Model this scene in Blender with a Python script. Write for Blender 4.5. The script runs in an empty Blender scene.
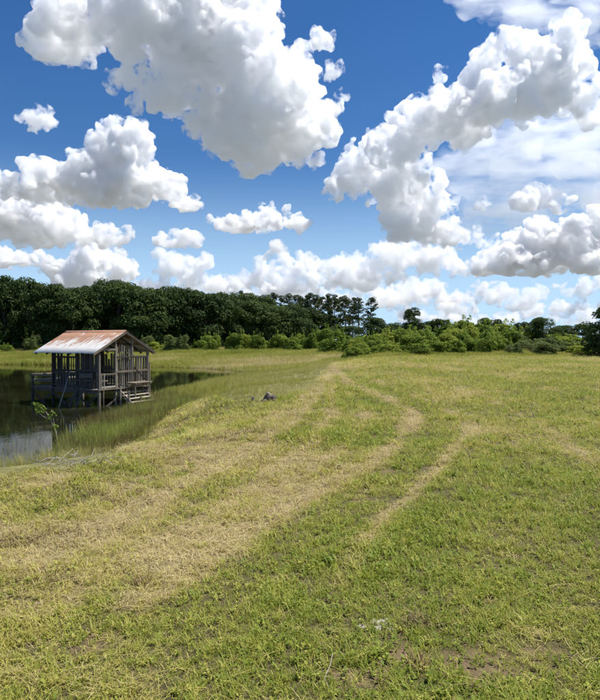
import bpy, math, random
import numpy as np
from mathutils import Vector, Matrix

scene = bpy.context.scene
COL = scene.collection
R = math.radians

# ------------------------------------------------------------------ camera
CAM_H, F_PX, HZ = 1.6, 600.0, 340.0          # eye height, focal length and horizon row in photo pixels
cd = bpy.data.cameras.new('camera')
cd.sensor_fit = 'HORIZONTAL'; cd.sensor_width = 36.0; cd.lens = 36.0
cd.clip_start = 0.05; cd.clip_end = 80000
cam = bpy.data.objects.new('camera', cd); COL.objects.link(cam)
cam.location = (0, 0, CAM_H)
cam.rotation_euler = (R(90) - math.atan((350 - HZ) / F_PX), 0, 0)
scene.camera = cam

# ------------------------------------------------------------------ sun
SUN_AZ, SUN_EL = R(72), R(64)                # azimuth measured from +Y (view) towards +X (right)
sdir = Vector((math.sin(SUN_AZ) * math.cos(SUN_EL), math.cos(SUN_AZ) * math.cos(SUN_EL), math.sin(SUN_EL)))
sl = bpy.data.lights.new('sun', 'SUN')
sl.energy = 5.0; sl.angle = R(0.53); sl.color = (1.0, 0.965, 0.90)
sun = bpy.data.objects.new('sun', sl); COL.objects.link(sun)
sun.rotation_euler = (-sdir).to_track_quat('-Z', 'Y').to_euler()

scene.view_settings.view_transform = 'Standard'
scene.view_settings.look = 'None'
scene.view_settings.gamma = 1.0
scene.view_settings.exposure = 0.31
scene.view_settings.use_curve_mapping = False

# ------------------------------------------------------------------ node helper
class NT:
    """tiny wrapper that builds shader node graphs with expressions"""
    def __init__(s, tree): s.t = tree; s.n = tree.nodes; s.l = tree.links
    def node(s, typ, **kw):
        n = s.n.new(typ)
        for k, v in kw.items(): setattr(n, k, v)
        return n
    def set(s, sock, v):
        if isinstance(v, bpy.types.NodeSocket): s.l.new(v, sock)
        elif v is not None: sock.default_value = v
    def m(s, op, a, b=None, c=None, clamp=False):
        n = s.node('ShaderNodeMath', operation=op, use_clamp=clamp)
        s.set(n.inputs[0], a)
        if b is not None: s.set(n.inputs[1], b)
        if c is not None: s.set(n.inputs[2], c)
        return n.outputs[0]
    def v(s, op, a, b=None, scale=None):
        n = s.node('ShaderNodeVectorMath', operation=op)
        s.set(n.inputs[0], a)
        if b is not None: s.set(n.inputs[1], b)
        if scale is not None: s.set(n.inputs['Scale'], scale)
        return n.outputs['Value'] if op in ('LENGTH', 'DOT_PRODUCT', 'DISTANCE') else n.outputs[0]
    def smooth(s, x, lo, hi, a=0.0, b=1.0):
        n = s.node('ShaderNodeMapRange', interpolation_type='SMOOTHSTEP', clamp=True)
        s.set(n.inputs[0], x); s.set(n.inputs[1], lo); s.set(n.inputs[2], hi); s.set(n.inputs[3], a); s.set(n.inputs[4], b)
        return n.outputs[0]
    def lin(s, x, lo, hi, a=0.0, b=1.0):
        n = s.node('ShaderNodeMapRange', clamp=True)
        s.set(n.inputs[0], x); s.set(n.inputs[1], lo); s.set(n.inputs[2], hi); s.set(n.inputs[3], a); s.set(n.inputs[4], b)
        return n.outputs[0]
    def noise(s, vec, scale, detail=4, rough=.55, dim='3D', dist=0.0, lac=2.0, typ='FBM'):
        n = s.node('ShaderNodeTexNoise', noise_dimensions=dim, noise_type=typ)
        s.set(n.inputs['Vector'], vec); s.set(n.inputs['Scale'], scale)
        s.set(n.inputs['Detail'], detail); s.set(n.inputs['Roughness'], rough)
        s.set(n.inputs['Lacunarity'], lac); s.set(n.inputs['Distortion'], dist)
        return n
    def voro(s, vec, scale, detail=3, rough=.5, feat='F1', dim='3D', smooth=.5, lac=2.2):
        n = s.node('ShaderNodeTexVoronoi', voronoi_dimensions=dim, feature=feat, normalize=True)
        s.set(n.inputs['Vector'], vec); s.set(n.inputs['Scale'], scale)
        s.set(n.inputs['Detail'], detail); s.set(n.inputs['Roughness'], rough); s.set(n.inputs['Lacunarity'], lac)
        if feat == 'SMOOTH_F1': s.set(n.inputs['Smoothness'], smooth)
        return n.outputs['Distance']
    def mix(s, fac, a, b):
        n = s.node('ShaderNodeMix', data_type='RGBA', blend_type='MIX', clamp_factor=True)
        s.set(n.inputs['Factor'], fac)
        for sock, val in ((n.inputs[6], a), (n.inputs[7], b)):
            if isinstance(val, bpy.types.NodeSocket): s.l.new(val, sock)
            else: sock.default_value = (*val[:3], 1.0)
        return n.outputs[2]
    def mul_col(s, a, b, fac=1.0):
        n = s.node('ShaderNodeMix', data_type='RGBA', blend_type='MULTIPLY')
        n.inputs['Factor'].default_value = fac
        for sock, val in ((n.inputs[6], a), (n.inputs[7], b)):
            if isinstance(val, bpy.types.NodeSocket): s.l.new(val, sock)
            else: sock.default_value = (*val[:3], 1.0)
        return n.outputs[2]
    def ramp(s, fac, stops):
        n = s.node('ShaderNodeValToRGB'); s.set(n.inputs[0], fac)
        e = n.color_ramp.elements
        while len(e) < len(stops): e.new(0.5)
        for el, (p, c) in zip(e, stops): el.position = p; el.color = (*c, 1)
        return n.outputs[0]

# ------------------------------------------------------------------ sky: Nishita + cumulus field in the world shader
world = bpy.data.worlds.new('World'); scene.world = world; world.use_nodes = True
world.cycles.sampling_method = 'MANUAL'; world.cycles.sample_map_resolution = 512
wt = world.node_tree; wt.nodes.clear()
W = NT(wt)
SKY_STRENGTH = 0.084
sky = W.node('ShaderNodeTexSky', sky_type='NISHITA')
sky.sun_disc = False; sky.sun_elevation = SUN_EL; sky.sun_rotation = SUN_AZ
sky.air_density = 1.0; sky.dust_density = 0.0; sky.ozone_density = 4.0; sky.altitude = 0
hsv = W.node('ShaderNodeHueSaturation'); hsv.inputs['Saturation'].default_value = 1.27; hsv.inputs['Hue'].default_value = 0.507; hsv.inputs['Value'].default_value = 1.0
wt.links.new(sky.outputs[0], hsv.inputs['Color'])

# the lowest degrees of the sky: pale blue summer haze instead of Nishita's yellow band
sx = W.node('ShaderNodeSeparateXYZ'); wt.links.new(W.node('ShaderNodeTexCoord').outputs['Generated'], sx.inputs[0])
skyc = W.mix(W.smooth(sx.outputs[2], 0.0, 0.30, 0.92, 0.0), hsv.outputs[0], (5.2, 7.6, 10.4))
bg = W.node('ShaderNodeBackground'); wt.links.new(skyc, bg.inputs['Color'])
bg.inputs['Strength'].default_value = SKY_STRENGTH
wo = W.node('ShaderNodeOutputWorld'); wt.links.new(bg.outputs[0], wo.inputs['Surface'])
scene.cycles.use_adaptive_sampling = True; scene.cycles.adaptive_threshold = 0.025; scene.cycles.adaptive_min_samples = 20
scene.cycles.max_bounces = 20; scene.cycles.volume_bounces = 20; scene.cycles.diffuse_bounces = 3; scene.cycles.glossy_bounces = 3
scene.cycles.transmission_bounces = 6; scene.cycles.transparent_max_bounces = 16

# ------------------------------------------------------------------ mesh helper
def mesh_np(name, V, F):
    me = bpy.data.meshes.new(name)
    V = np.asarray(V, np.float32); F = np.asarray(F, np.int32); k = F.shape[1]
    me.vertices.add(len(V)); me.vertices.foreach_set('co', V.ravel())
    me.loops.add(F.size); me.loops.foreach_set('vertex_index', F.ravel())
    me.polygons.add(len(F)); me.polygons.foreach_set('loop_start', np.arange(0, F.size, k, dtype=np.int32))
    me.update(calc_edges=True)
    return me
def tag(o, label=None, cat=None, group=None, kind=None):
    for k, v in (('label', label), ('category', cat), ('group', group), ('kind', kind)):
        if v: o[k] = v
    return o

# ------------------------------------------------------------------ clouds: real volumes far away
def vnoise3(p, seed):
    pi = np.floor(p).astype(np.int64); f = p - pi; f = f * f * (3 - 2 * f); out = 0
    for i in (0, 1):
        for j in (0, 1):
            for k in (0, 1):
                h = (pi[:, 0] + i) * 374761393 + (pi[:, 1] + j) * 668265263 + (pi[:, 2] + k) * 2147483647 + seed * 974711
                h = (h ^ (h >> 13)) * 1274126177; h = (h ^ (h >> 16)) & 0xffff
                w = (f[:, 0] if i else 1 - f[:, 0]) * (f[:, 1] if j else 1 - f[:, 1]) * (f[:, 2] if k else 1 - f[:, 2])
                out = out + w * h / 65535.0
    return out * 2 - 1
def ico(sub):
    t = (1 + 5 ** .5) / 2
    v = [(-1,t,0),(1,t,0),(-1,-t,0),(1,-t,0),(0,-1,t),(0,1,t),(0,-1,-t),(0,1,-t),(t,0,-1),(t,0,1),(-t,0,-1),(-t,0,1)]
    f = [(0,11,5),(0,5,1),(0,1,7),(0,7,10),(0,10,11),(1,5,9),(5,11,4),(11,10,2),(10,7,6),(7,1,8),(3,9,4),(3,4,2),(3,2,6),(3,6,8),(3,8,9),(4,9,5),(2,4,11),(6,2,10),(8,6,7),(9,8,1)]
    v = [np.array(a, float) / np.linalg.norm(a) for a in v]
    for _ in range(sub):
        cache = {}; nf = []
        def mid(a, b):
            k = (min(a, b), max(a, b))
            if k not in cache:
                m = v[a] + v[b]; v.append(m / np.linalg.norm(m)); cache[k] = len(v) - 1
            return cache[k]
        for a, b, c in f:
            ab, bc, ca = mid(a, b), mid(b, c), mid(c, a)
            nf += [(a, ab, ca), (b, bc, ab), (c, ca, bc), (ab, bc, ca)]
        f = nf
    return np.array(v), np.array(f)
ICO = [ico(0), ico(1), ico(2)]

def cloud_mat(name, density, s, streak=1.0):
    """vapour: dense where the billows are, torn into wisps by noise (s = metres per photo pixel at its distance)"""
    m = bpy.data.materials.new(name); m.use_nodes = True; t = m.node_tree; t.nodes.clear(); T = NT(t)
    o = T.node('ShaderNodeOutputMaterial'); v = T.node('ShaderNodeVolumeScatter')
    pos = T.node('ShaderNodeNewGeometry').outputs['Position']
    if streak != 1.0: pos = T.v('MULTIPLY', pos, (1.0 / streak, 1.0, .9))
    nz = T.noise(pos, 1.0 / (15.0 * s), 3.0, .62).outputs[0]
    v.inputs['Color'].default_value = (.998, .998, .998, 1); v.inputs['Anisotropy'].default_value = 0.5
    T.set(v.inputs['Density'], T.lin(nz, .435, .64, 0.0, density * 3.0))
    t.links.new(v.outputs[0], o.inputs['Volume'])
    m.cycles.volume_step_rate = STEP
    return m
STEP = 0.25
def unit_pts(rs, n):
    a = rs.normal(size=(n, 3)); return a / np.linalg.norm(a, axis=1)[:, None]
def make_cloud(name, label, blobs, base_py, D, seed, mfp_px=8.0, kids=26, grand=9, depth=.8, lo=.30, vox=1.8, streak=1.0):
    """blobs: (px, py, rx, ry) seen sizes; D metres away; base_py: row of the flat base"""
    rs = np.random.RandomState(seed)
    s = D / F_PX
    cs, rr = [], []
    zbase = CAM_H + (HZ - base_py) * s if base_py else -1e9
    for b in blobs:
        px, py, rx, ry = b[:4]; dd = D * (b[4] if len(b) > 4 else 1.0); ss = dd / F_PX
        cs.append(((px - 300) * ss, dd + (rs.rand() - .5) * rx * ss * .5, CAM_H + (HZ - py) * ss)); rr.append((rx * ss, rx * ss * depth, ry * ss))
    cs = np.array(cs); rr = np.array(rr)
    V, F, off = [], [], 0
    def put(c, r, sub):
        nonlocal off
        iv, jf = ICO[sub]
        V.append(c[:, None, :] + r[:, None, :] * iv[None]); n = len(c)
        F.append((jf[None] + (np.arange(n) * len(iv))[:, None, None] + off).reshape(-1, 3)); off += n * len(iv)
    put(cs, rr * .72, 2)
    c1, r1 = [], []
    for c, r in zip(cs, rr):
        u = unit_pts(rs, kids); u[:, 2] = np.where(u[:, 2] < -.35, -u[:, 2], u[:, 2])
        rm = min(r[0], r[2])
        c1.append(c + u * r * rs.uniform(.62, .98, kids)[:, None]); r1.append(rm * (lo * .62 + (.46 - lo * .62) * rs.rand(kids) ** 1.4))
    c1 = np.concatenate(c1); r1 = np.concatenate(r1)
    put(c1, r1[:, None] * np.array([[1.1, 1.1, .92]]), 1)
    n2 = len(c1) * grand
    u = unit_pts(rs, n2); u[:, 2] = np.where(u[:, 2] < -.2, -u[:, 2], u[:, 2])
    r2p = np.repeat(r1, grand)
    c2 = np.repeat(c1, grand, 0) + u * (r2p * .92)[:, None]; r2 = r2p * rs.uniform(.22, .46, n2)
    put(c2, np.repeat(r2[:, None], 3, 1), 1)
    for c, r in zip(cs, rr):                             # loose shreds torn off the edge
        k = kids; u = unit_pts(rs, k); u[:, 2] = np.where(u[:, 2] < -.5, -u[:, 2], u[:, 2])
        put(c + u * r * rs.uniform(1.0, 1.30, k)[:, None], (min(r[0], r[2]) * rs.uniform(.05, .15, k))[:, None] * np.array([[1.5, 1.2, .9]]), 1)
    V = np.concatenate([v.reshape(-1, 3) for v in V]); F = np.concatenate(F)
    me = mesh_np(name, V, F)
    ob = bpy.data.objects.new(name, me); COL.objects.link(ob)
    def remesh(voxel, ob=ob):
        rm = ob.modifiers.new('r', 'REMESH'); rm.mode = 'VOXEL'; rm.voxel_size = voxel
        dg = bpy.context.evaluated_depsgraph_get(); dg.update()
        m2 = bpy.data.meshes.new_from_object(ob.evaluated_get(dg)); old = ob.data
        ob.modifiers.clear(); ob.data = m2; bpy.data.meshes.remove(old)
        n = len(m2.vertices); co = np.empty(n * 3, np.float32); m2.vertices.foreach_get('co', co)
        no = np.empty(n * 3, np.float32); m2.vertices.foreach_get('normal', no)
        return co.reshape(-1, 3).astype(float), no.reshape(-1, 3)
    def billow(co, octs, sd):
        d = 0
        for k, (wl, amp) in enumerate(octs):
            d = d + (np.abs(vnoise3(co / (wl * s) + 17.3 * k, sd + k)) - .25) * 2 * amp * s
        return d
    q = min(1.0, max(.28, max(b[3] for b in blobs) / 34.0)); fine = min(1.0, .45 + q * .6)
    co, no = remesh(max(1.8, vox) * s * fine)
    co = co + no * billow(co, ((46 * q, 14.0 * q), (22 * q, 12.5 * q)), seed)[:, None]
    ob.data.vertices.foreach_set('co', co.astype(np.float32).ravel()); ob.data.update()
    co, no = remesh(max(1.3, vox) * s * fine)
    co = co + no * billow(co, ((11 * fine, 6.2 * fine),), seed + 40)[:, None]
    ob.data.vertices.foreach_set('co', co.astype(np.float32).ravel()); ob.data.update()
    co, no = remesh(max(1.1, vox * .9) * s * fine)
    co = co + no * billow(co, ((5.5 * fine, 2.3 * fine),), seed + 70)[:, None]
    torn = (1 - np.abs(vnoise3(co / (9 * fine * s) + 2.2, seed + 90)) * 1.5).clip(0, 1) ** 3 * np.clip(vnoise3(co / (30 * fine * s) + 8.1, seed + 91) * 2 + .2, 0, 1)
    co = co + no * (torn * 4.2 * fine * s)[:, None]
    if base_py:
        und = zbase + 3.5 * s * vnoise3(co * [1, 1, 0] / (22 * s), seed + 9) + 2.0 * s * vnoise3(co * [1, 1, 0] / (8 * s), seed + 5)
        low = co[:, 2] < und
        co[low, 2] = und[low] + (co[low, 2] - und[low]) * .12
    ob.data.vertices.foreach_set('co', co.astype(np.float32).ravel()); ob.data.update()
    co, no = remesh(vox * s * fine); m2 = ob.data
    m2.materials.clear(); m2.materials.append(cloud_mat(name + '_vapour', 1.0 / (mfp_px * s), s, streak))
    tag(ob, label, 'cloud', 'cumulus clouds in the sky')
    return ob


SH = .71
CLOUDS = [
 ('huge grey-bellied cumulus cloud filling the upper left of the sky', [(92,38,60,28),(150,32,80,46),(205,54,84,52),(196,-8,62,50),(258,106,76,46),(302,132,40,34),(246,144,46,24),(172,88,62,26)], 0, 3000, 12),
 ('white cumulus cloud with a domed top and flat grey base, left above the shack', [(118,164,42,34),(76,186,58,22),(24,190,34,15),(182,203,22,12),(138,190,52,22),(108,146,24,16),(150,180,20,18)], 209, 5000, 7),
 ('long cloud bank at the left edge just below the domed cumulus', [(24,222,66,28),(92,238,50,11),(-12,208,38,32),(58,230,40,18)], 247, 6500, 7),
 ('narrow flat cloud low at the left edge of the sky', [(18,260,46,9),(-8,256,30,10)], 266, 8000, 6),
 ('rounded cumulus rising from the trees right above the shack roof', [(96,264,28,18),(74,272,34,14),(112,272,20,12),(88,282,44,12)], 290, 9000, 6),
 ('small round puff of cloud alone at the upper left edge', [(40,121,20,14),(28,118,14,8)], 0, 4500, 9),
 ('small flat-based cloud low in the sky, second puff left of centre', [(178,240,30,10),(168,244,20,8)], 248, 7500, 8),
 ('long thin cloud hanging left of centre above the pines', [(258,224,50,9),(272,215,22,10),(298,225,20,6),(226,224,20,7)], 233, 7000, 8),
 ('tiny wisp of cloud high up near the top centre', [(323,43,18,9),(316,46,10,6)], 0, 4500, 13),
 ('tiny puff of cloud right of the huge grey-bellied cloud', [(338,104,13,9)], 0, 4500, 13),
 ('faint cloud shred between the top centre wisp and the huge cloud', [(332,76,10,11)], 0, 4500, 16),
 ('tiny puff of cloud below the right end of the long thin cloud', [(277,250,12,8),(270,254,8,5)], 0, 7500, 10),
 ('small cloud scrap beneath the right tip of the huge grey cloud', [(312,163,10,8)], 0, 4500, 13),
 ('low cumulus heap standing on the treeline left of the pines', [(182,268,32,14),(168,263,14,10),(150,287,26,8),(206,264,12,6),(205,284,34,12)], 300, 12000, 11),
 ('cumulus bank on the horizon right behind the tall pines', [(225,288,30,10),(248,282,26,12),(274,272,30,16),(296,276,22,12),(314,268,26,16),(347,266,26,15),(330,280,30,10),(285,290,46,10),(360,282,26,12)], 304, 13000, 12),
 ('towering cumulus cloud reaching up the right side of the sky', [(552,88,50,38),(502,64,36,16),(582,112,28,28),(562,58,26,14),(476,114,56,28),(424,130,52,24),(390,146,30,22),(520,106,46,26)], 0, 6500, 10),
 ('lower cumulus tower hanging below the left end of the towering cloud', [(368,166,34,30),(398,190,44,30),(356,188,24,18),(424,204,34,26),(440,232,24,14),(410,226,30,20)], 0, 7200, 11),
 ('thin wisp of cloud left of the towering cumulus shoulder', [(438,80,8,13),(432,93,6,9),(446,72,5,6)], 0, 6500, 14),
 ('small round cumulus alone right of the towering cloud', [(536,197,27,15),(526,204,22,10),(554,205,20,9)], 212, 8000, 8),
 ('pale scrap of cloud between the round cumulus and the towering cloud', [(480,205,13,6)], 0, 8000, 14),
 ('broad cumulus with grey base low at the right', [(545,248,48,24),(576,242,36,28),(515,262,42,14),(496,268,30,9),(560,264,64,12)], 276, 10000, 6),
 ('cloud cut off by the right edge of the picture', [(606,224,22,20)], 240, 9000, 7),
 ('cumulus heap at the foot of the towering cloud', [(396,258,40,18),(432,264,34,17),(384,278,34,10),(416,250,22,14),(460,268,30,9)], 288, 12500, 14),
 ('low grey-white cloud heap between the pines and the lone tree', [(392,298,30,10),(424,292,34,11),(452,298,30,8),(375,302,24,7)], 306, 15500, 14),
 ('ragged small cloud above the broad cumulus at the right', [(470,236,20,7),(488,244,16,6)], 0, 9500, 14),
]
hr = random.Random(21)
for lab, x0, x1, y0, y1, n_, D_ in (('low row of small cumulus heaps behind the pines', 215, 400, 288, 308, 12, 16000), ('low row of small cumulus heaps over the middle of the shrubs', 385, 500, 284, 312, 15, 17500), ('low row of small cumulus heaps at the right, above the far trees', 490, 615, 284, 312, 16, 19000), ('farthest thin cloud row just over the right-hand shrubs', 400, 610, 312, 322, 14, 24000)):
    CLOUDS.append((lab, [(x0 + (x1 - x0) * (k_ + hr.random()) / n_, hr.uniform(y0, y1), hr.uniform(12, 24), hr.uniform(4, 9)) for k_ in range(n_)], y1 + 4, D_, 13))
for i, (lab, bl, base, D, mfp) in enumerate(CLOUDS):
    n = max(10, min(34, int(max(b[2] for b in bl) * .65)))
    make_cloud('cloud', lab, [(b[0], b[1], b[2] * SH, b[3] * SH) for b in bl], base, D, 11 + i * 7, mfp_px=mfp * (.55 if D < 11000 else .6), kids=n, grand=8 if n > 14 else 6)
# thin high veils on the right
for i, (lab, bl, D, mfp) in enumerate([
 ('thin veil of high cloud across the upper right corner', [(520,14,66,16),(575,4,70,24),(600,34,50,14),(480,10,40,8)], 9000, 45),
 ('faint milky veil behind the round cumulus on the right', [(560,150,90,34),(520,175,80,26),(590,200,70,40),(500,215,50,14)], 14000, 55),
 ]):
    make_cloud('veil_cloud', lab, bl, 0, D, 300 + i, mfp_px=mfp, kids=10, grand=4, depth=.5, vox=3.0, streak=4.0)

# ------------------------------------------------------------------ terrain
WATER_Z = -1.5
def sstep(t): t = np.clip(t, 0, 1); return t * t * (3 - 2 * t)
def chaikin(p, n=3):
    p = np.array(p, float)
    for _ in range(n):
        q = np.roll(p, -1, 0); p = np.stack([p * .75 + q * .25, p * .25 + q * .75], 1).reshape(-1, 2)
    return p
POND = chaikin([(-6.6,11.2),(-5.2,12.9),(-5.7,16.0),(-6.4,19.5),(-7.0,23),(-6.9,27),(-7.6,32),(-8.4,36),(-7.0,42),(-5,48),(-4.4,54),(-6.5,62),(-12,67),(-20,71),(-38,77),(-75,80),(-98,50),(-80,10),(-40,3),(-18,8),(-10.0,9.4)], 2)
def seg_dist(x, y, poly, closed=True):
    d = np.full(x.shape, 1e9); n = len(poly)
    for i in range(n if closed else n - 1):
        ax, ay = poly[i]; bx, by = poly[(i + 1) % n]; ux, uy = bx - ax, by - ay
        t = np.clip(((x - ax) * ux + (y - ay) * uy) / (ux * ux + uy * uy + 1e-12), 0, 1)
        d = np.minimum(d, np.hypot(x - ax - t * ux, y - ay - t * uy))
    return d
def inside(x, y, poly):
    c = np.zeros(x.shape, bool); n = len(poly)
    for i in range(n):
        ax, ay = poly[i]; bx, by = poly[(i + 1) % n]
        if ay == by: continue
        c ^= ((ay > y) != (by > y)) & (x < (bx - ax) * (y - ay) / (by - ay) + ax)
    return c
def vn2(x, y, wl, seed=0):
    return vnoise3(np.stack([x / wl, y / wl, np.zeros_like(x) + .37], -1).reshape(-1, 3), seed).reshape(x.shape)
def fbm2(x, y, wl, oct=4, seed=0):
    o = 0; a = 1; tot = 0
    for k in range(oct): o = o + a * vn2(x, y, wl / 2 ** k, seed + k * 3); tot += a; a *= .55
    return o / tot
def shore(x, y):
    d = seg_dist(x, y, POND) + 0.35 * vn2(x, y, 2.2, 5) + .15 * vn2(x, y, .7, 6)
    return np.where(inside(x, y, POND), -d, d)
def height(x, y):
    x = np.asarray(x, float); y = np.asarray(y, float)
    z = np.zeros(x.shape); near = (x > -140) & (x < 20) & (y > -60) & (y < 160)
    if near.any():
        s = shore(x[near], y[near])
        wd = 5.0 + 7 * sstep((y[near] - 18) / 14) + 15 * sstep((y[near] - 50) / 22)
        zz = np.where(s > 0, WATER_Z - .04 + (1.54 - .35 * sstep((y[near] - 60) / 20)) * sstep(s / wd) ** .85, WATER_Z - .04 + np.maximum(s * .28, -.9))
        z[near] = zz
    r = np.hypot(x, y)
    amp = np.clip(1.2 - r / 90, 0, 1)
    z = z + amp * (.035 * vn2(x, y, 3.1, 21) + .022 * vn2(x, y, 1.1, 22) + .012 * vn2(x, y, .4, 23)) + .10 * sstep((r - 12) / 40) * vn2(x, y, 17, 24)
    return z
def ray_ground(px, py):
    dxp, dzp = (px - 300) / F_PX, (HZ - py) / F_PX
    ts = np.concatenate([np.arange(1.5, 40, .05), np.arange(40, 160, .5)])
    zt = height(dxp * ts, ts); zr = CAM_H + dzp * ts
    k = int(np.argmax(zr < zt)); t = ts[k]
    return float(dxp * t), float(t), float(zt[k])

def grid_axis(lo, hi, n, c):
    a, b = math.asinh(lo / c), math.asinh(hi / c)
    return c * np.sinh(np.linspace(a, b, n))
gx = grid_axis(-26000, 26000, 430, 2.6); gy = grid_axis(-9000, 40000, 520, 4.0)
GX, GY = np.meshgrid(gx, gy); GZ = height(GX, GY)
ii = np.arange(len(gy) * len(gx)).reshape(len(gy), len(gx))
F = np.stack([ii[:-1, :-1], ii[:-1, 1:], ii[1:, 1:], ii[1:, :-1]], -1).reshape(-1, 4)
g_me = mesh_np('ground', np.stack([GX, GY, GZ], -1).reshape(-1, 3), F)
g_me.polygons.foreach_set('use_smooth', np.ones(len(F), bool))
ground = bpy.data.objects.new('ground', g_me); COL.objects.link(ground); ground['kind'] = 'structure'

# boundary between mown field and the rough bank round the pond
RB = [ray_ground(px, py)[:2] for px, py in ((-120,486),(0,479),(60,473),(118,462),(150,438),(160,414),(172,404),(225,402),(272,402),(300,394),(318,384),(327,374),(332,367))]
ROUGH = np.array([(-60, 2.0), (-12, 6.5)] + RB + [(3.0,52),(3.4,57),(60,57),(400,70),(400,900),(-400,900),(-400,2)])
def rough(x, y):
    d = seg_dist(x, y, ROUGH); return np.where(inside(x, y, ROUGH), d, -d) + .25 * vn2(x, y, 1.3, 31)

def wpath(pts): return np.array([ray_ground(*p)[:2] for p in pts])
SW = [  # pale swaths the mower left: (path, half width, weight)
 (wpath([(333,364),(338,374),(352,386),(385,398),(408,410),(416,422),(404,440),(372,462),(318,492),(262,526),(196,575),(140,612)]), .16, 1.3),
 (wpath([(474,425),(466,440),(436,474),(402,506),(366,538),(350,568),(342,590)]), .085, 1.35),
 (wpath([(331,366),(322,385),(300,410),(262,440),(200,480),(120,520),(20,570)]), .22, .5),
 (wpath([(331,367),(333,392),(330,420),(296,458),(240,500),(150,556),(40,620)]), .16, .62),
 (wpath([(332,367),(350,395),(366,415),(356,440),(300,480),(236,520),(160,575)]), .12, .55),
 (wpath([(330,369),(318,400),(280,432),(230,462),(150,505),(60,550)]), .12, .5),
 (wpath([(329,371),(300,402),(240,436),(170,470),(80,512)]), .14, .42),
 (wpath([(334,364),(380,384),(440,404),(470,424)]), .16, .45),
 (wpath([(336,361),(400,372),(470,392),(540,424),(600,470)]), .13, .45),
 (wpath([(336,360),(440,368),(540,386),(640,415)]), .18, .5),
 (wpath([(500,438),(560,440),(620,446)]), .12, .6),
 (wpath([(338,359),(480,364),(640,374)]), .30, .45),
 (wpath([(150,412),(110,440),(60,478),(-40,520)]), .2, .35),
]
def straw(x, y):
    """share of dry, cut grass (0 green .. 1 straw)"""
    n = fbm2(x, y, 1.6, 4, 41); n2 = fbm2(x, y, .35, 3, 47)
    lx = -.3 - .03 * (y - 4)
    s = .31 + .19 * sstep((1.2 - x) / 3.2) * sstep((34 - y) / 14) + .55 * n + .30 * n2 + .30 * fbm2(x, y, 4.5, 2, 44)
    s = s - .22 * sstep((x + .3) / 1.2) * sstep((15 - y) / 7) + .10 * sstep((y - 10) / 22)
    # rows of cut hay across the left part of the field
    rows = np.sin((y + .35 * x + .5 * vn2(x, y, 2.0, 50)) * 3.4)
    s = s + .13 * rows * sstep((0 - x) / 2) * sstep((20 - y) / 5)
    rr = np.sin((np.arctan2(x - 3, 62 - y)) * 46 + vn2(x, y, 3, 52))
    s = s + .11 * rr * sstep((x - .5) / 2) * sstep((y - 8) / 6)
    for p, w, k in SW:
        d = seg_dist(x + .07 * vn2(x, y, .8, 53), y + .07 * vn2(x, y, .8, 54), p, False)
        s = s + k * .85 * np.exp(-(d / w) ** 2) * (.75 + .5 * n2 + .3 * n)
    return np.clip(s, 0, 1)
def soil(x, y):
    """bare or litter-dark spots"""
    n = fbm2(x, y, .55, 3, 61) + .5 * fbm2(x, y, 2.2, 2, 66)
    s = sstep((n - .30) / .35)
    rows = np.sin((y + .35 * x + .5 * vn2(x, y, 2.0, 50)) * 3.4 + 2.2) * .5 + .5
    s = np.maximum(s, sstep((rows * .9 + n * .9 - .72) / .4) * sstep((-.6 - x) / 1.5) * sstep((19 - y) / 4) * sstep((y - 4) / 2))
    for (px, py), r in (((478,672), .28), ((405,655), .18), ((360,682), .2), ((90,650), .18), ((540,655), .15)):
        a, b, _ = ray_ground(px, py); s = np.maximum(s, np.exp(-(((x - a) / 1.3) ** 2 + (y - b) ** 2) / r ** 2))
    return np.clip(s, 0, 1)
nearm = (np.abs(GX) < 160) & (GY > -20) & (GY < 200)
S = np.full(GX.shape, .45); SO = np.zeros(GX.shape); RO = np.zeros(GX.shape)
S[nearm] = straw(GX[nearm], GY[nearm]); SO[nearm] = soil(GX[nearm], GY[nearm]); RO[nearm] = sstep(rough(GX[nearm], GY[nearm]) / .8 + .5)
RO[~nearm & (GY > 50)] = 1
for nm, arr in (('straw', S), ('soil', SO), ('rough', RO)):
    at = g_me.attributes.new(nm, 'FLOAT', 'POINT'); at.data.foreach_set('value', arr.astype(np.float32).ravel())

def new_mat(name):
    m = bpy.data.materials.new(name); m.use_nodes = True; m.node_tree.nodes.clear()
    T = NT(m.node_tree); out = T.node('ShaderNodeOutputMaterial')
    return m, T, out
def attr(T, name, typ='GEOMETRY'):
    n = T.node('ShaderNodeAttribute', attribute_type=typ, attribute_name=name); return n
m, T, out = new_mat('field_ground')
pos = T.node('ShaderNodeNewGeometry').outputs['Position']
st, so, ro = (attr(T, k).outputs['Fac'] for k in ('straw', 'soil', 'rough'))
n1 = T.noise(pos, 14, 5, .65).outputs[0]; n2 = T.noise(pos, 70, 4, .7).outputs[0]; n3 = T.noise(pos, 2.1, 4, .6).outputs[0]
green = T.mix(T.smooth(n2, .3, .7), (.050, .043, .016), (.165, .14, .055))
dry = T.mix(T.smooth(n2, .3, .7), (.12, .088, .036), (.38, .30, .14))
c = T.mix(T.smooth(T.m('ADD', st, T.m('MULTIPLY', T.m('SUBTRACT', n1, .5), .7)), .30, .72), green, dry)
c = T.mix(T.smooth(T.m('ADD', so, T.m('MULTIPLY', T.m('SUBTRACT', n1, .5), .9)), .45, .85), c, T.mix(n2, (.10, .068, .035), (.27, .195, .105)))
mud = T.mix(T.smooth(n3, .35, .7), (.14, .13, .042), (.27, .25, .09))
c = T.mix(ro, c, mud)
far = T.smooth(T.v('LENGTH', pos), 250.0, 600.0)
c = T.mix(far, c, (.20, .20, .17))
bs = T.node('ShaderNodeBsdfPrincipled'); T.set(bs.inputs['Base Color'], c); bs.inputs['Roughness'].default_value = .9; bs.inputs['Specular IOR Level'].default_value = .2
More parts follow.
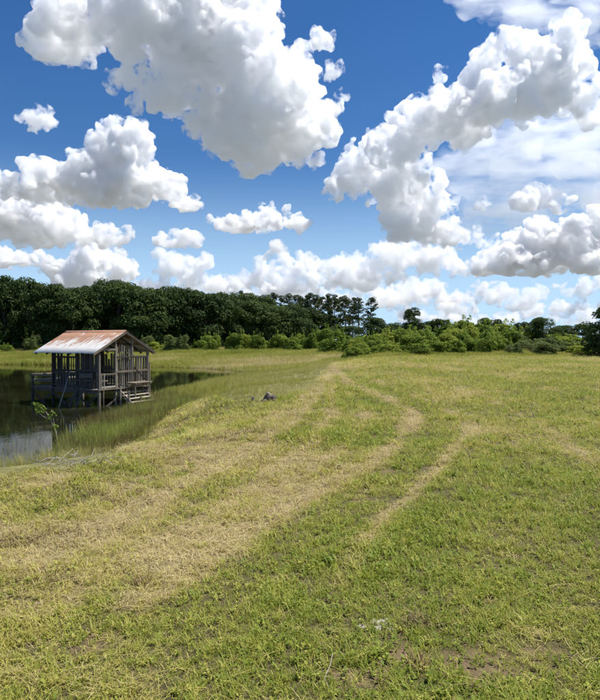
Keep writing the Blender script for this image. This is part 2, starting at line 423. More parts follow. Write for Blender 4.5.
bp = T.node('ShaderNodeBump'); bp.inputs['Strength'].default_value = .7; bp.inputs['Distance'].default_value = .03
T.set(bp.inputs['Height'], T.m('ADD', T.noise(pos, 30, 6, .7).outputs[0], n1)); T.l.new(bp.outputs[0], bs.inputs['Normal'])
T.l.new(bs.outputs[0], out.inputs['Surface']); g_me.materials.append(m)

# ------------------------------------------------------------------ pond water
w_me = mesh_np('pond_water', [(-110,-8,WATER_Z),(8,-8,WATER_Z),(8,92,WATER_Z),(-110,92,WATER_Z)], [(0,1,2,3)])
# a finer sheet that follows the pond's outline
wp = POND + (POND - POND.mean(0)) / np.linalg.norm(POND - POND.mean(0), axis=1)[:, None] * 1.2
bpy.data.meshes.remove(w_me); w_me = bpy.data.meshes.new('pond_water')
w_me.from_pydata([(a, b, WATER_Z) for a, b in wp], [], [tuple(range(len(wp)))]); w_me.update()
if w_me.polygons[0].normal.z < 0: w_me.flip_normals()
water = bpy.data.objects.new('pond_water', w_me); COL.objects.link(water); water['kind'] = 'structure'
m, T, out = new_mat('pond_water')
pos = T.node('ShaderNodeNewGeometry').outputs['Position']
mp = T.node('ShaderNodeMapping'); T.set(mp.inputs['Vector'], pos); mp.inputs['Scale'].default_value = (1.0, .55, 1); mp.inputs['Rotation'].default_value = (0, 0, R(20))
bs = T.node('ShaderNodeBsdfPrincipled'); T.set(bs.inputs['Base Color'], T.mix(T.smooth(T.noise(pos, .25, 4, .6).outputs[0], .4, .65), (.012, .013, .005), (.024, .025, .009)))
bs.inputs['Roughness'].default_value = .025; bs.inputs['IOR'].default_value = 1.33
bp = T.node('ShaderNodeBump'); bp.inputs['Strength'].default_value = .07; bp.inputs['Distance'].default_value = .02
T.set(bp.inputs['Height'], T.m('ADD', T.noise(mp.outputs[0], 5.0, 4, .55).outputs[0], T.m('MULTIPLY', T.noise(mp.outputs[0], 1.1, 2, .5).outputs[0], 1.6)))
T.l.new(bp.outputs[0], bs.inputs['Normal']); T.l.new(bs.outputs[0], out.inputs['Surface']); w_me.materials.append(m)

# ------------------------------------------------------------------ small plant meshes and scattering
def blades(rs, n, h, hv, w, spread, lean, curl=.4, seg=2, flat=0.0):
    """n bent blades around the origin; returns triangles"""
    V, F = [], []
    for _ in range(n):
        a = rs.rand() * 2 * math.pi; r = spread * math.sqrt(rs.rand()); bx, by = r * math.cos(a), r * math.sin(a)
        hh = h * (1 - hv + 2 * hv * rs.rand()); da = rs.rand() * 2 * math.pi; ln = lean * rs.rand() ** .7
        d = np.array([math.cos(da), math.sin(da)]); side = np.array([-d[1], d[0]]); ww = w * (.6 + .8 * rs.rand())
        i0 = len(V); pts = []
        for k in range(seg + 1):
            t = k / seg; ang = ln + curl * t * t * (.4 + rs.rand())
            ang = min(ang, 1.75) if not flat else 1.35 + .2 * rs.rand()
            if k == 0: p = np.array([bx, by, 0 if not flat else .012 + .03 * rs.rand()])
            else:
                st = hh / seg; p = pts[-1] + np.array([d[0] * math.sin(ang) * st, d[1] * math.sin(ang) * st, max(math.cos(ang) * st, -.3 * st) if not flat else (rs.rand() - .5) * .012])
            pts.append(p)
            wk = ww * (1 - .45 * t) if k < seg else 0
            if k < seg: V += [(p[0] - side[0] * wk, p[1] - side[1] * wk, p[2]), (p[0] + side[0] * wk, p[1] + side[1] * wk, p[2])]
            else: V.append(tuple(p))
        for k in range(seg - 1):
            j = i0 + 2 * k; F += [(j, j + 1, j + 3), (j, j + 3, j + 2)]
        j = i0 + 2 * (seg - 1); F.append((j, j + 1, j + 2))
    return np.array(V), np.array(F)
def weed(rs, n, h, size):
    """broad-leaved little plant: n diamond leaves on a rosette"""
    V, F = [], []
    for _ in range(n):
        a = rs.rand() * 6.283; e = .15 + .9 * rs.rand(); L = size * (.6 + .7 * rs.rand()); w = L * .28; z0 = h * rs.rand()
        d = np.array([math.cos(a) * math.cos(e), math.sin(a) * math.cos(e), math.sin(e)]); s = np.array([-math.sin(a), math.cos(a), 0])
        p0 = np.array([0, 0, z0]) + d * L * .15; pm = p0 + d * L * .5; pe = p0 + d * L * .95 - np.array([0, 0, L * .25])
        i = len(V); V += [p0, pm - s * w, pe, pm + s * w]; F += [(i, i + 1, i + 2), (i, i + 2, i + 3)]
    return np.array(V), np.array(F)
def join_vf(*vf):
    V, F, o = [], [], 0
    for v, f in vf: V.append(v); F.append(f + o); o += len(v)
    return np.concatenate(V), np.concatenate(F)

def blade_mat(name, stops, trans=.35, var=.5, rough=.6):
    """blade colour from the plant's own 'tint' (0..1) with per-plant and per-blade variation"""
    m, T, out = new_mat(name)
    ti = attr(T, 'tint', 'INSTANCER').outputs['Fac']; rn = attr(T, 'rnd', 'INSTANCER').outputs['Fac']
    isl = T.node('ShaderNodeNewGeometry').outputs['Random Per Island']
    c = T.ramp(T.m('ADD', ti, T.m('MULTIPLY', T.m('SUBTRACT', isl, .5), .30)), stops)
    val = T.m('ADD', 1 - var * .5, T.m('MULTIPLY', T.m('MULTIPLY_ADD', isl, .5, T.m('MULTIPLY', rn, .5)), var))
    c = T.v('SCALE', c, scale=val)
    d = T.node('ShaderNodeBsdfPrincipled'); T.set(d.inputs['Base Color'], c); d.inputs['Roughness'].default_value = rough; d.inputs['Specular IOR Level'].default_value = .3
    tr = T.node('ShaderNodeBsdfTranslucent'); T.set(tr.inputs['Color'], c)
    mx = T.node('ShaderNodeMixShader'); mx.inputs[0].default_value = trans; T.l.new(d.outputs[0], mx.inputs[1]); T.l.new(tr.outputs[0], mx.inputs[2])
    T.l.new(mx.outputs[0], out.inputs['Surface'])
    return m

def scatter(name, label, cat, P, rot, scl, tint, variants, mat, rs, tilt=.12):
    """one 'stuff' object: a cloud of plants, instanced on its points"""
    n = len(P); me = bpy.data.meshes.new(name); me.vertices.add(n); me.vertices.foreach_set('co', np.asarray(P, np.float32).ravel())
    e = np.stack([(rs.rand(n) - .5) * 2 * tilt, (rs.rand(n) - .5) * 2 * tilt, rot], 1)
    a = me.attributes.new('rot', 'FLOAT_VECTOR', 'POINT'); a.data.foreach_set('vector', e.astype(np.float32).ravel())
    for nm, arr in (('scl', scl), ('tint', tint), ('rnd', rs.rand(n))):
        a = me.attributes.new(nm, 'FLOAT', 'POINT'); a.data.foreach_set('value', np.asarray(arr, np.float32))
    a = me.attributes.new('vi', 'INT', 'POINT'); a.data.foreach_set('value', rs.randint(0, len(variants), n).astype(np.int32))
    ob = bpy.data.objects.new(name, me); COL.objects.link(ob); tag(ob, label, cat, None, 'stuff')
    ng = bpy.data.node_groups.new(name, 'GeometryNodeTree')
    ng.interface.new_socket('Geometry', in_out='INPUT', socket_type='NodeSocketGeometry'); ng.interface.new_socket('Geometry', in_out='OUTPUT', socket_type='NodeSocketGeometry')
    N, L = ng.nodes, ng.links
    gi, go = N.new('NodeGroupInput'), N.new('NodeGroupOutput')
    iop = N.new('GeometryNodeInstanceOnPoints'); iop.inputs['Pick Instance'].default_value = True
    g2i = N.new('GeometryNodeGeometryToInstance')
    for k, (V, F) in reversed(list(enumerate(variants))):
        pm = mesh_np(name + '_plant', V, F); pm.materials.append(mat)
        po = bpy.data.objects.new(name + '_plant', pm)          # mesh source only, not part of the scene
        oi = N.new('GeometryNodeObjectInfo'); oi.inputs['Object'].default_value = po
        L.new(oi.outputs['Geometry'], g2i.inputs[0])
    def na(nm, typ):
        q = N.new('GeometryNodeInputNamedAttribute'); q.data_type = typ; q.inputs['Name'].default_value = nm; return q.outputs['Attribute']
    L.new(gi.outputs[0], iop.inputs['Points']); L.new(g2i.outputs[0], iop.inputs['Instance'])
    L.new(na('vi', 'INT'), iop.inputs['Instance Index']); L.new(na('scl', 'FLOAT'), iop.inputs['Scale'])
    e2r = N.new('FunctionNodeEulerToRotation'); L.new(na('rot', 'FLOAT_VECTOR'), e2r.inputs[0]); L.new(e2r.outputs[0], iop.inputs['Rotation'])
    L.new(iop.outputs[0], go.inputs[0])
    md = ob.modifiers.new('plants', 'NODES'); md.node_group = ng
    return ob

rs = np.random.RandomState(7)
def field_points(n, y0, y1, rho, power, wide=.60, pad=1.0):
    """points in the seen wedge, density falling with distance; returns x, y and growth factor"""
    ys = np.linspace(y0, y1, 2000); pdf = (2 * wide * ys + 2 * pad) * rho * np.minimum(1, (3.0 / ys)) ** power
    tot = (pdf.sum() * (ys[1] - ys[0])); k = int(tot) if n is None else n
    cdf = np.cumsum(pdf); cdf /= cdf[-1]
    y = np.interp(rs.rand(k), cdf, ys); x = (rs.rand(k) * 2 - 1) * (wide * y + pad)
    return x, y
GREEN = [(0.0, (.215, .285, .032)), (.25, (.365, .385, .055)), (.5, (.50, .44, .11)), (.78, (.54, .44, .18)), (1.0, (.62, .51, .27))]
mat_grass = blade_mat('mown_grass_blades', GREEN)

x, y = field_points(None, 1.5, 60, 2000, 1.62)
ok = rough(x, y) < .15; x, y = x[ok], y[ok]
st = straw(x, y); so_ = soil(x, y); z = height(x, y)
print('GRASS', len(x))
clump = sstep((fbm2(x, y, .20, 2, 73) + .35) / .7)
u = rs.rand(len(x)); keep = u > np.maximum(so_ * .8, .55 * (1 - clump)); x, y, z, st = x[keep], y[keep], z[keep], st[keep]
dry_m = rs.rand(len(x)) < .07 + .68 * sstep((st - .18) / .75)
grow = np.maximum(1, y / 3.0) ** .52
hv = .58 + .45 * sstep(fbm2(x, y, .6, 3, 71) + .4)
gvar = [blades(np.random.RandomState(100 + k), 11, .050 + .008 * k, .45, .0021 + .0004 * (k % 3), .042, .75, .8) for k in range(5)] + \
       [join_vf(blades(np.random.RandomState(120), 5, .04, .4, .002, .03, .8), weed(np.random.RandomState(121), 7, .02, .034)), weed(np.random.RandomState(122), 9, .025, .030)]
svar = [blades(np.random.RandomState(140 + k), 10, .070, .5, .0011, .06, .3, .1, 2, 1.0) for k in range(4)] + [blades(np.random.RandomState(150 + k), 9, .045, .5, .0017, .045, 1.3, .5) for k in range(3)]
P_ = np.stack([x, y, z], 1)
g = ~dry_m
scatter('mown_grass', 'short green mown grass covering the field', 'grass', P_[g], rs.rand(g.sum()) * 6.283, (grow * hv)[g] * rs.uniform(.7, 1.25, g.sum()), np.clip(.08 + st[g] * .52 + rs.normal(0, .12, g.sum()), 0, 1), gvar, mat_grass, rs)
g = dry_m
scatter('cut_hay', 'dry straw-coloured clippings lying on the mown field', 'hay', P_[g], rs.rand(g.sum()) * 6.283, grow[g] * rs.uniform(.7, 1.3, g.sum()), np.clip(.45 + st[g] * .5 + rs.normal(0, .14, g.sum()), 0, 1), svar, mat_grass, rs)

# raked-up lumps of dark damp thatch
M_TH = blade_mat('damp_thatch', [(0.0, (.09, .060, .026)), (.5, (.19, .135, .055)), (1.0, (.36, .28, .12))], .1)
tp = []; q = np.random.RandomState(15)
for px, py, n, sx_ in ((245,437,26,.22),(225,442,18,.2),(268,432,14,.15),(150,420,16,.25),(70,536,22,.16),(16,546,18,.14),(105,500,22,.22),(60,500,16,.2),(300,416,12,.2),(200,413,14,.2),(330,440,8,.12),(180,462,18,.25),(130,472,14,.2),(420,628,9,.035),(30,585,10,.1),(300,450,10,.2),(120,445,12,.3),(215,425,12,.3)):
    a, b, _ = ray_ground(px, py); sx_ *= 1.0
    tp.append(np.stack([q.normal(a, sx_ * 1.6, n), q.normal(b, sx_ * .8, n)], 1))
tp = np.concatenate(tp); n = len(tp)
scatter('thatch_lumps', 'dark brown lumps of damp cut thatch lying on the field', 'thatch', np.stack([tp[:, 0], tp[:, 1], height(tp[:, 0], tp[:, 1]) + .01], 1), q.rand(n) * 6.283, q.uniform(.6, 1.15, n) * np.maximum(1, tp[:, 1] / 6) ** .4, q.rand(n), [blades(np.random.RandomState(160 + k), 26, .07, .5, .0028, .07, 1.5, .6) for k in range(3)], M_TH, rs)

# rough grass round the pond
TALL = [(0.0, (.20, .235, .034)), (.35, (.34, .355, .06)), (.65, (.40, .37, .10)), (1.0, (.56, .47, .22))]
mat_tall = blade_mat('rough_grass_blades', TALL, .60)
def marsh_points(n, x0, x1, y0, y1, seed, zmin=-1.62):
    q = np.random.RandomState(seed); x = q.uniform(x0, x1, n); y = q.uniform(y0, y1, n)
    ok = (np.abs(x) < .62 * y + 3) & (rough(x, y) > -.05); x, y = x[ok], y[ok]; z = height(x, y)
    ok = z > zmin; return x[ok], y[ok], z[ok]
tvar = [blades(np.random.RandomState(200 + k), 22, .50, .4, .0042, .10, .35, .6, 3) for k in range(4)]
tseed = [join_vf(blades(np.random.RandomState(210 + k), 14, .42, .4, .004, .10, .4, .6, 3), blades(np.random.RandomState(220 + k), 7, .70, .3, .0035, .08, .25, .25, 3)) for k in range(2)]
xs, ys, zs = [np.concatenate(q) for q in zip(marsh_points(26000, -16, 4, 8, 30, 1), marsh_points(16000, -14, 5, 30, 57, 2))]
k = .62 + .42 * sstep(fbm2(xs, ys, 2.5, 3, 81) + .45); gr = np.maximum(1, ys / 18) ** .4
nb = sstep((17 - np.hypot(xs + 6, ys - 17)) / 8) * 0
ti = np.clip(.50 + .75 * fbm2(xs, ys, 2.6, 4, 84) + rs.normal(0, .12, len(xs)) + .22 * sstep((xs + 4.5) / 2.5), 0, 1)
edge = (sstep(np.clip(rough(xs, ys), 0, 2) / 1.3) * .5 + .5) * (.48 + .22 * sstep((ys - 22) / 8) * sstep((xs + 9) / 4) - .38 * sstep((xs + 4.5) / 2.5) * sstep((ys - 20) / 8))
sel = rs.rand(len(xs)) < .35 + .65 * sstep(fbm2(xs, ys, 1.2, 3, 93) + .5)
xs, ys, zs, k, gr, ti, edge = (q_[sel] for q_ in (xs, ys, zs, k, gr, ti, edge))
scatter('bank_grass', 'rough unmown grass on the bank round the near end of the pond', 'grass', np.stack([xs, ys, zs], 1), rs.rand(len(xs)) * 6.283, k * gr * edge, ti, tvar + tseed, mat_tall, rs)
# far shore
xs, ys, zs = marsh_points(42000, -85, 6, 54, 128, 3)
ti = np.clip(.45 + .75 * fbm2(xs, ys, 9.0, 3, 86) + .35 * vn2(xs, ys * 3, 9.0, 96) + .45 * np.exp(-((ys - 68) / 5) ** 2) * sstep((xs + 16) / 8) + rs.normal(0, .10, len(xs)), 0, 1)
scatter('marsh_grass', 'pale green marsh grass on the far shore of the pond', 'grass', np.stack([xs, ys, zs], 1), rs.rand(len(xs)) * 6.283, 1.25 * (.6 + .6 * sstep(fbm2(xs, ys, 6, 3, 87) + .4)), ti, [blades(np.random.RandomState(230 + k), 26, .55, .4, .014, .42, .4, .6, 2) for k in range(4)], mat_tall, rs)
# fringe in front of the shrubs on the right
q = np.random.RandomState(5); n = 16000; xs = q.uniform(2, 46, n); ys = 56.2 + q.gamma(1.6, 2.2, n); zs = height(xs, ys)
ti = np.clip(.42 + .6 * fbm2(xs, ys, 4.0, 3, 88) + q.normal(0, .10, n), 0, 1)
scatter('hedge_grass', 'tall grass fringe along the foot of the shrubs on the right', 'grass', np.stack([xs, ys, zs], 1), q.rand(n) * 6.283, (.55 + .5 * sstep(fbm2(xs, ys, 3, 3, 89) + .4)) * np.clip((ys - 55.8) / 4.0, .22, 1.0), ti, [blades(np.random.RandomState(235 + k), 24, .70, .4, .011, .30, .4, .6, 2) for k in range(3)], mat_tall, rs)
# rusty weeds and thin rushes at the waterline
mat_weed = blade_mat('bank_weed_stems', [(0.0, (.10, .066, .026)), (.35, (.17, .105, .045)), (.6, (.24, .235, .06)), (1.0, (.34, .38, .08))], .42)
q = np.random.RandomState(8); n = 9000; t_ = q.rand(n); k_ = q.randint(0, len(POND), n); a = POND[k_]; b = np.roll(POND, -1, 0)[k_]
xs = a[:, 0] + (b - a)[:, 0] * t_ + q.normal(.35, .75, n); ys = a[:, 1] + (b - a)[:, 1] * t_ + q.normal(0, .7, n)
ok = (ys > 12) & (ys < 34) & (xs > -13) & (xs < -4); xs, ys = xs[ok], ys[ok]
xs = np.concatenate([xs, q.uniform(-8.0, -4.6, 8200)]); ys = np.concatenate([ys, q.uniform(12.5, 28, 8200)])
ok = (shore(xs, ys) > -1.0 - .5 * vn2(xs, ys, 1.1, 97)) | (ys > 24); xs, ys = xs[ok], ys[ok]
zs = height(xs, ys); ok = (zs > -1.95) & (zs < -.35); xs, ys, zs = xs[ok], ys[ok], zs[ok]
ti = np.clip(.55 + .8 * fbm2(xs, ys, 1.4, 3, 90) + q.normal(0, .14, len(xs)), 0, 1)
rvar = [join_vf(blades(np.random.RandomState(240 + k), 6, .52, .4, .0036, .06, .25, .2, 3), weed(np.random.RandomState(244 + k), 10, .42, .045)) for k in range(4)]
scatter('waterside_weeds', 'reddish brown weeds and thin rushes along the near waterline', 'weeds', np.stack([xs, ys, zs], 1), q.rand(len(xs)) * 6.283, q.uniform(.45, .85, len(xs)) * (1.12 + .55 * sstep((xs + 8.2) / .8) * sstep((23 - ys) / 3) * sstep((.5 - shore(xs, ys)) / 1.0)), ti, rvar, mat_weed, rs)
q = np.random.RandomState(9); n = 700; xs = q.uniform(-12.5, -7.0, n); ys = q.uniform(13.5, 23, n); zs = height(xs, ys); sh = shore(xs, ys)
ok = (sh < .1) & (q.rand(n) < np.exp(sh / 1.1)); xs, ys = xs[ok], ys[ok]
scatter('water_rushes', 'thin dark rushes standing in the shallow water near the bank', 'rushes', np.stack([xs, ys, np.full(len(xs), WATER_Z - .15)], 1), q.rand(len(xs)) * 6.283, q.uniform(.6, 1.3, len(xs)), q.uniform(.2, .8, len(xs)), [blades(np.random.RandomState(250 + k), 4, .6, .4, .004, .10, .3, .2, 3) for k in range(3)], mat_weed, rs)

# ------------------------------------------------------------------ trees and shrubs
def tube(pts, radii, sides=6):
    pts = np.array(pts, float); V, F = [], []
    for i, p in enumerate(pts):
        t = pts[min(i + 1, len(pts) - 1)] - pts[max(i - 1, 0)]; t /= np.linalg.norm(t) + 1e-9
        a = np.cross(t, [0, 0, 1.0] if abs(t[2]) < .9 else [1.0, 0, 0]); a /= np.linalg.norm(a); b = np.cross(t, a)
        for k in range(sides):
            an = 2 * math.pi * k / sides; V.append(p + radii[i] * (math.cos(an) * a + math.sin(an) * b))
    for i in range(len(pts) - 1):
        for k in range(sides):
            j = i * sides; k2 = (k + 1) % sides
            F += [(j + k, j + k2, j + sides + k2), (j + k, j + sides + k2, j + sides + k)]
    n = len(V); V += [pts[0], pts[-1]]
    for k in range(sides):
        k2 = (k + 1) % sides; F += [(n, k2, k), (n + 1, (len(pts) - 1) * sides + k, (len(pts) - 1) * sides + k2)]
    return np.array(V), np.array(F)
def leaf_shell(rs, c, r, n, size, up=.35):
    """n leaf-clump faces spread through the outer part of an ellipsoid, facing roughly outwards"""
    u = unit_pts(rs, n); u[:, 2] = np.where(u[:, 2] < -.55, -u[:, 2], u[:, 2])
    rad = .62 + .46 * rs.rand(n) ** .6
    p = c + u * r * rad[:, None]
    nrm = u + rs.normal(0, .55, (n, 3)) + [0, 0, up]; nrm /= np.linalg.norm(nrm, axis=1)[:, None]
    a = np.cross(nrm, unit_pts(rs, n)); a /= np.linalg.norm(a, axis=1)[:, None] + 1e-9; b = np.cross(nrm, a)
    s = size * rs.uniform(.55, 1.35, n)[:, None]
    q = np.stack([p - a * s, p - b * s * .62, p + a * s, p + b * s * .62], 1)
    return q.reshape(-1, 3)
def leaf_mesh(name, Q, mat):
    n = len(Q) // 4; return_me = mesh_np(name, Q, np.arange(n * 4).reshape(n, 4)); return_me.materials.append(mat); return return_me
def leaf_mat(name, dark, light, trans=.28, yel=None):
    m, T, out = new_mat(name)
    ob = T.node('ShaderNodeObjectInfo').outputs['Random']; g = T.node('ShaderNodeNewGeometry')
    isl = g.outputs['Random Per Island']; nz = T.noise(g.outputs['Position'], .55, 3, .6).outputs[0]
    f = T.m('ADD', T.m('MULTIPLY', isl, .55), T.m('ADD', T.m('MULTIPLY', T.m('SUBTRACT', ob, .2), .55), T.m('MULTIPLY', T.m('SUBTRACT', nz, .5), .9)), clamp=True)
    c = T.mix(f, dark, light)
    if yel: c = T.mix(T.m('MULTIPLY', T.smooth(ob, .45, 1.0), .45), c, yel)
    d = T.node('ShaderNodeBsdfPrincipled'); T.set(d.inputs['Base Color'], c); d.inputs['Roughness'].default_value = .7; d.inputs['Specular IOR Level'].default_value = .15
    tr = T.node('ShaderNodeBsdfTranslucent'); T.set(tr.inputs['Color'], c)
    mx = T.node('ShaderNodeMixShader'); mx.inputs[0].default_value = trans; T.l.new(d.outputs[0], mx.inputs[1]); T.l.new(tr.outputs[0], mx.inputs[2])
    T.l.new(mx.outputs[0], out.inputs['Surface']); return m
def bark_mat(name, a, b):
    m, T, out = new_mat(name); pos = T.node('ShaderNodeTexCoord').outputs['Object']
    mp = T.node('ShaderNodeMapping'); T.set(mp.inputs['Vector'], pos); mp.inputs['Scale'].default_value = (9, 9, 1.6)
    c = T.mix(T.smooth(T.noise(mp.outputs[0], 1.5, 5, .65).outputs[0], .35, .65), a, b)
    d = T.node('ShaderNodeBsdfPrincipled'); T.set(d.inputs['Base Color'], c); d.inputs['Roughness'].default_value = .9
    T.l.new(d.outputs[0], out.inputs['Surface']); return m
M_OAK = leaf_mat('oak_leaves', (.036, .064, .016), (.105, .150, .036), .30)
M_PINE = leaf_mat('pine_needles', (.042, .066, .02), (.11, .14, .04), .25)
M_SHRUB = leaf_mat('shrub_leaves', (.15, .225, .034), (.37, .46, .075), .58, (.43, .42, .075))
M_GREY = leaf_mat('olive_shrub_leaves', (.10, .14, .04), (.25, .29, .09), .45)
M_BARK = bark_mat('grey_bark', (.06, .05, .04), (.14, .12, .10)); M_PBARK = bark_mat('pine_bark', (.09, .06, .045), (.20, .15, .115))

def oak_mesh(seed, lobes=46, leaves=300, size=.20, squat=1.0):
    """broad crown 1 wide-unit: built for height 10 m, radius ~4.4 m"""
    q = np.random.RandomState(seed); Q = []; lc = []
    for i in range(lobes):
        t = q.rand(); a = q.rand() * 6.283; zc = .9 + 7.9 * t
        rmax = 4.2 * math.sqrt(max(.05, 1 - ((t - .42) / .68) ** 2)); r = rmax * math.sqrt(q.uniform(.12, .85))
        c = np.array([r * math.cos(a), r * math.sin(a), zc]); s = q.uniform(.95, 1.75)
        lc.append(c); Q.append(leaf_shell(q, c, np.array([s * 1.1, s * 1.1, s * .82]), leaves, size))
    cr = leaf_mesh('crown', np.concatenate(Q), M_OAK)
    parts = [tube([(0, 0, -.3), (.08, .05, 1.5), (.15, -.1, 3.4), (.1, .1, 5.6), (0, 0, 7.6)], [.36, .30, .24, .16, .05], 8)]
    for c in lc[:12]:
        z0 = max(1.2, c[2] * .55); parts.append(tube([(.1, 0, z0), tuple(np.array([c[0] * .5, c[1] * .5, (z0 + c[2]) * .5 + .3])), tuple(c)], [.13, .09, .03], 5))
    tr = mesh_np('trunk', *join_vf(*parts)); tr.materials.append(M_BARK)
    return tr, cr
def pine_mesh(seed):
    """tall pine, 15 m: bare trunk, ragged crown in the top part"""
    q = np.random.RandomState(seed); Q = []; bend = q.normal(0, .22, 2)
    def tp(t): return np.array([bend[0] * t * t * 1.5, bend[1] * t * t * 1.5, 14.2 * t])
    parts = [tube([tuple(tp(t)) if t > 0 else (0, 0, -.3) for t in (0, .25, .5, .75, 1)], [.19, .16, .13, .09, .03], 7)]
    for i in range(q.randint(40, 52)):
        t = .46 + .54 * q.rand() ** .9; a = q.rand() * 6.283; L = (1.75 - 2.6 * abs(t - .74)) * q.uniform(.2, 1.0)
        b = tp(t * .97); e = b + np.array([L * math.cos(a), L * math.sin(a), .35 + .5 * q.rand()])
        parts.append(tube([tuple(b), tuple((b + e) / 2 + [0, 0, -.08]), tuple(e)], [.05, .035, .012], 4))
        s = q.uniform(.22, .52); Q.append(leaf_shell(q, e, np.array([s * 1.2, s * 1.2, s]), 56, .13))
        s *= .7; Q.append(leaf_shell(q, (b + 2 * e) / 3, np.array([s * 1.15, s * 1.15, s * .7]), 30, .12))
    Q.append(leaf_shell(q, tp(1.0), np.array([.7, .7, .55]), 130, .15))
    for i in range(q.randint(1, 4)):                       # dead stubs lower down
        t = q.uniform(.42, .6); a = q.rand() * 6.283; b = tp(t); parts.append(tube([tuple(b), tuple(b + [.7 * math.cos(a), .7 * math.sin(a), .1])], [.03, .01], 4))
    cr = leaf_mesh('crown', np.concatenate(Q), M_PINE); tr = mesh_np('trunk', *join_vf(*parts)); tr.materials.append(M_PBARK)
    return tr, cr
def shrub_mesh(seed, mat, lobes=21, leaves=320, size=.10):
    """many-stemmed shrub: 3 m high, 2 m radius"""
    q = np.random.RandomState(seed); Q = []; parts = []
    for i in range(lobes):
        t = q.rand(); a = q.rand() * 6.283; r = 1.55 * math.sqrt(q.rand()) * (1 - .45 * t); zc = .35 + 2.3 * t * (1 - .12 * r)
        c = np.array([r * math.cos(a), r * math.sin(a), zc]); s = q.uniform(.38, .78)
        Q.append(leaf_shell(q, c, np.array([s, s, s * .85]), leaves, size))
        if i < 9: parts.append(tube([(c[0] * .1, c[1] * .1, -.1), tuple(c * [.55, .55, .5]), tuple(c)], [.035, .024, .008], 4))
        if i % 2 == 0:                                     # a few sprays that stick out
            e = c + np.array([.25 * math.cos(a), .25 * math.sin(a), s + .25]); Q.append(leaf_shell(q, e, np.array([.16, .16, .32]), 26, size * .9))
    cr = leaf_mesh('crown', np.concatenate(Q), mat); tr = mesh_np('stems', *join_vf(*parts)); tr.materials.append(M_BARK)
    return tr, cr
OAKS = [oak_mesh(300 + k) for k in range(6)]; PINES = [pine_mesh(330 + k) for k in range(7)]
SHRUBS = [shrub_mesh(350 + k, M_SHRUB) for k in range(6)]; GREYS = [shrub_mesh(370 + k, M_GREY) for k in range(2)]
def plant(name, label, cat, group, meshes, px, D, h, width, unit_h, unit_r, seed, names=('trunk', 'crown'), z=None):
    """stand a plant at depth D in the direction of column px, h metres high and width metres wide"""
    q = random.Random(seed); x = (px - 300) / F_PX * D
    e = bpy.data.objects.new(name, None); COL.objects.link(e); e.empty_display_size = .3
    zz = float(height(np.array([x]), np.array([float(D)]))[0]) if z is None else z
    e.location = (x, D, zz); e.rotation_euler = (0, 0, q.uniform(0, 6.283)); sw = width / (2 * unit_r); e.scale = (sw, sw, h / unit_h)
    tag(e, label, cat, group)
    for nm, me in zip(names, meshes):
        o = bpy.data.objects.new(nm, me); COL.objects.link(o); o.parent = e
    return e
def top_h(top, D, px): 
    x = (px - 300) / F_PX * D; return CAM_H + (HZ - top) / F_PX * D - float(height(np.array([x]), np.array([float(D)]))[0])
ORD = 'first second third fourth fifth sixth seventh eighth ninth tenth eleventh twelfth thirteenth fourteenth fifteenth sixteenth seventeenth eighteenth nineteenth twentieth'.split()
ORD += ['twenty-' + o for o in ORD[:9]] + ['thirtieth'] + ['thirty-' + o for o in ORD[:9]]
rp = random.Random(4)
# dark wood behind the pond, front row
front = [(-22,270),(6,272),(26,279),(50,285),(74,288),(98,282),(120,282),(142,286),(164,287),(186,290),(208,293),(230,297),(252,301),(276,304),(298,309)]
for i, (px, tp_) in enumerate(front):
    D = 106 + rp.uniform(-4, 4) + max(0, px - 150) * .12; h = top_h(tp_, D, px)
    plant('broadleaf_tree', 'dark broad-leaved tree, %s from the left in the front of the wood behind the pond' % ORD[i], 'tree', 'front trees of the dark wood', OAKS[i % 6], px + rp.uniform(-3, 3), D, h, rp.uniform(8.5, 11), 9.9, 4.9, i)
back = [(-8,280),(14,279),(38,287),(62,286),(86,288),(109,283),(131,286),(153,289),(175,289),(197,292),(220,294),(241,296),(264,298),(288,304),(308,309),(322,315)]
for i, (px, tp_) in enumerate(back):
    D = 119 + rp.uniform(-3, 5) + max(0, px - 150) * .12; h = top_h(tp_ - 2, D, px)
    plant('broadleaf_tree', 'tree behind the front row of the dark wood, its top showing %s from the left' % ORD[i], 'tree', 'rear trees of the dark wood', OAKS[(i * 5 + 2) % 6], px, D, h, rp.uniform(9, 12), 9.9, 4.9, 40 + i)
# tall pines
pn = [(208,297,136),(226,294,140),(237,297,150),(243,290,140),(252,296,152),(259,295,144),(268,296,138),(274,292,150),(281,295,142),(289,293,146),(296,294,138),(302,296,152),(309,292,146),(315,294,140),(322,296,150),(328,293,144),(334,294,140),(340,296,150),(346,295,142),(352,297,146),(299,297,158),(306,295,160),(318.5,296,157),(331,297,158),(349,299,160),(358.5,297,140),(370,297,140)]
pn = sorted(pn)
for i, (px, tp_, D) in enumerate(pn):
    h = top_h(tp_, D, px)
    lab = {len(pn) - 1: 'rightmost tall pine with clear sky on both sides of its crown', len(pn) - 2: 'tall pine standing apart, second from the right of the pine row'}.get(i, 'tall slim pine, %s from the left in the pine row' % ORD[i])
    plant('pine_tree', lab, 'pine', 'tall pines behind the marsh', PINES[i % 7], px, D, h, rp.uniform(4.2, 5.2), 14.9, 2.4, 80 + i)
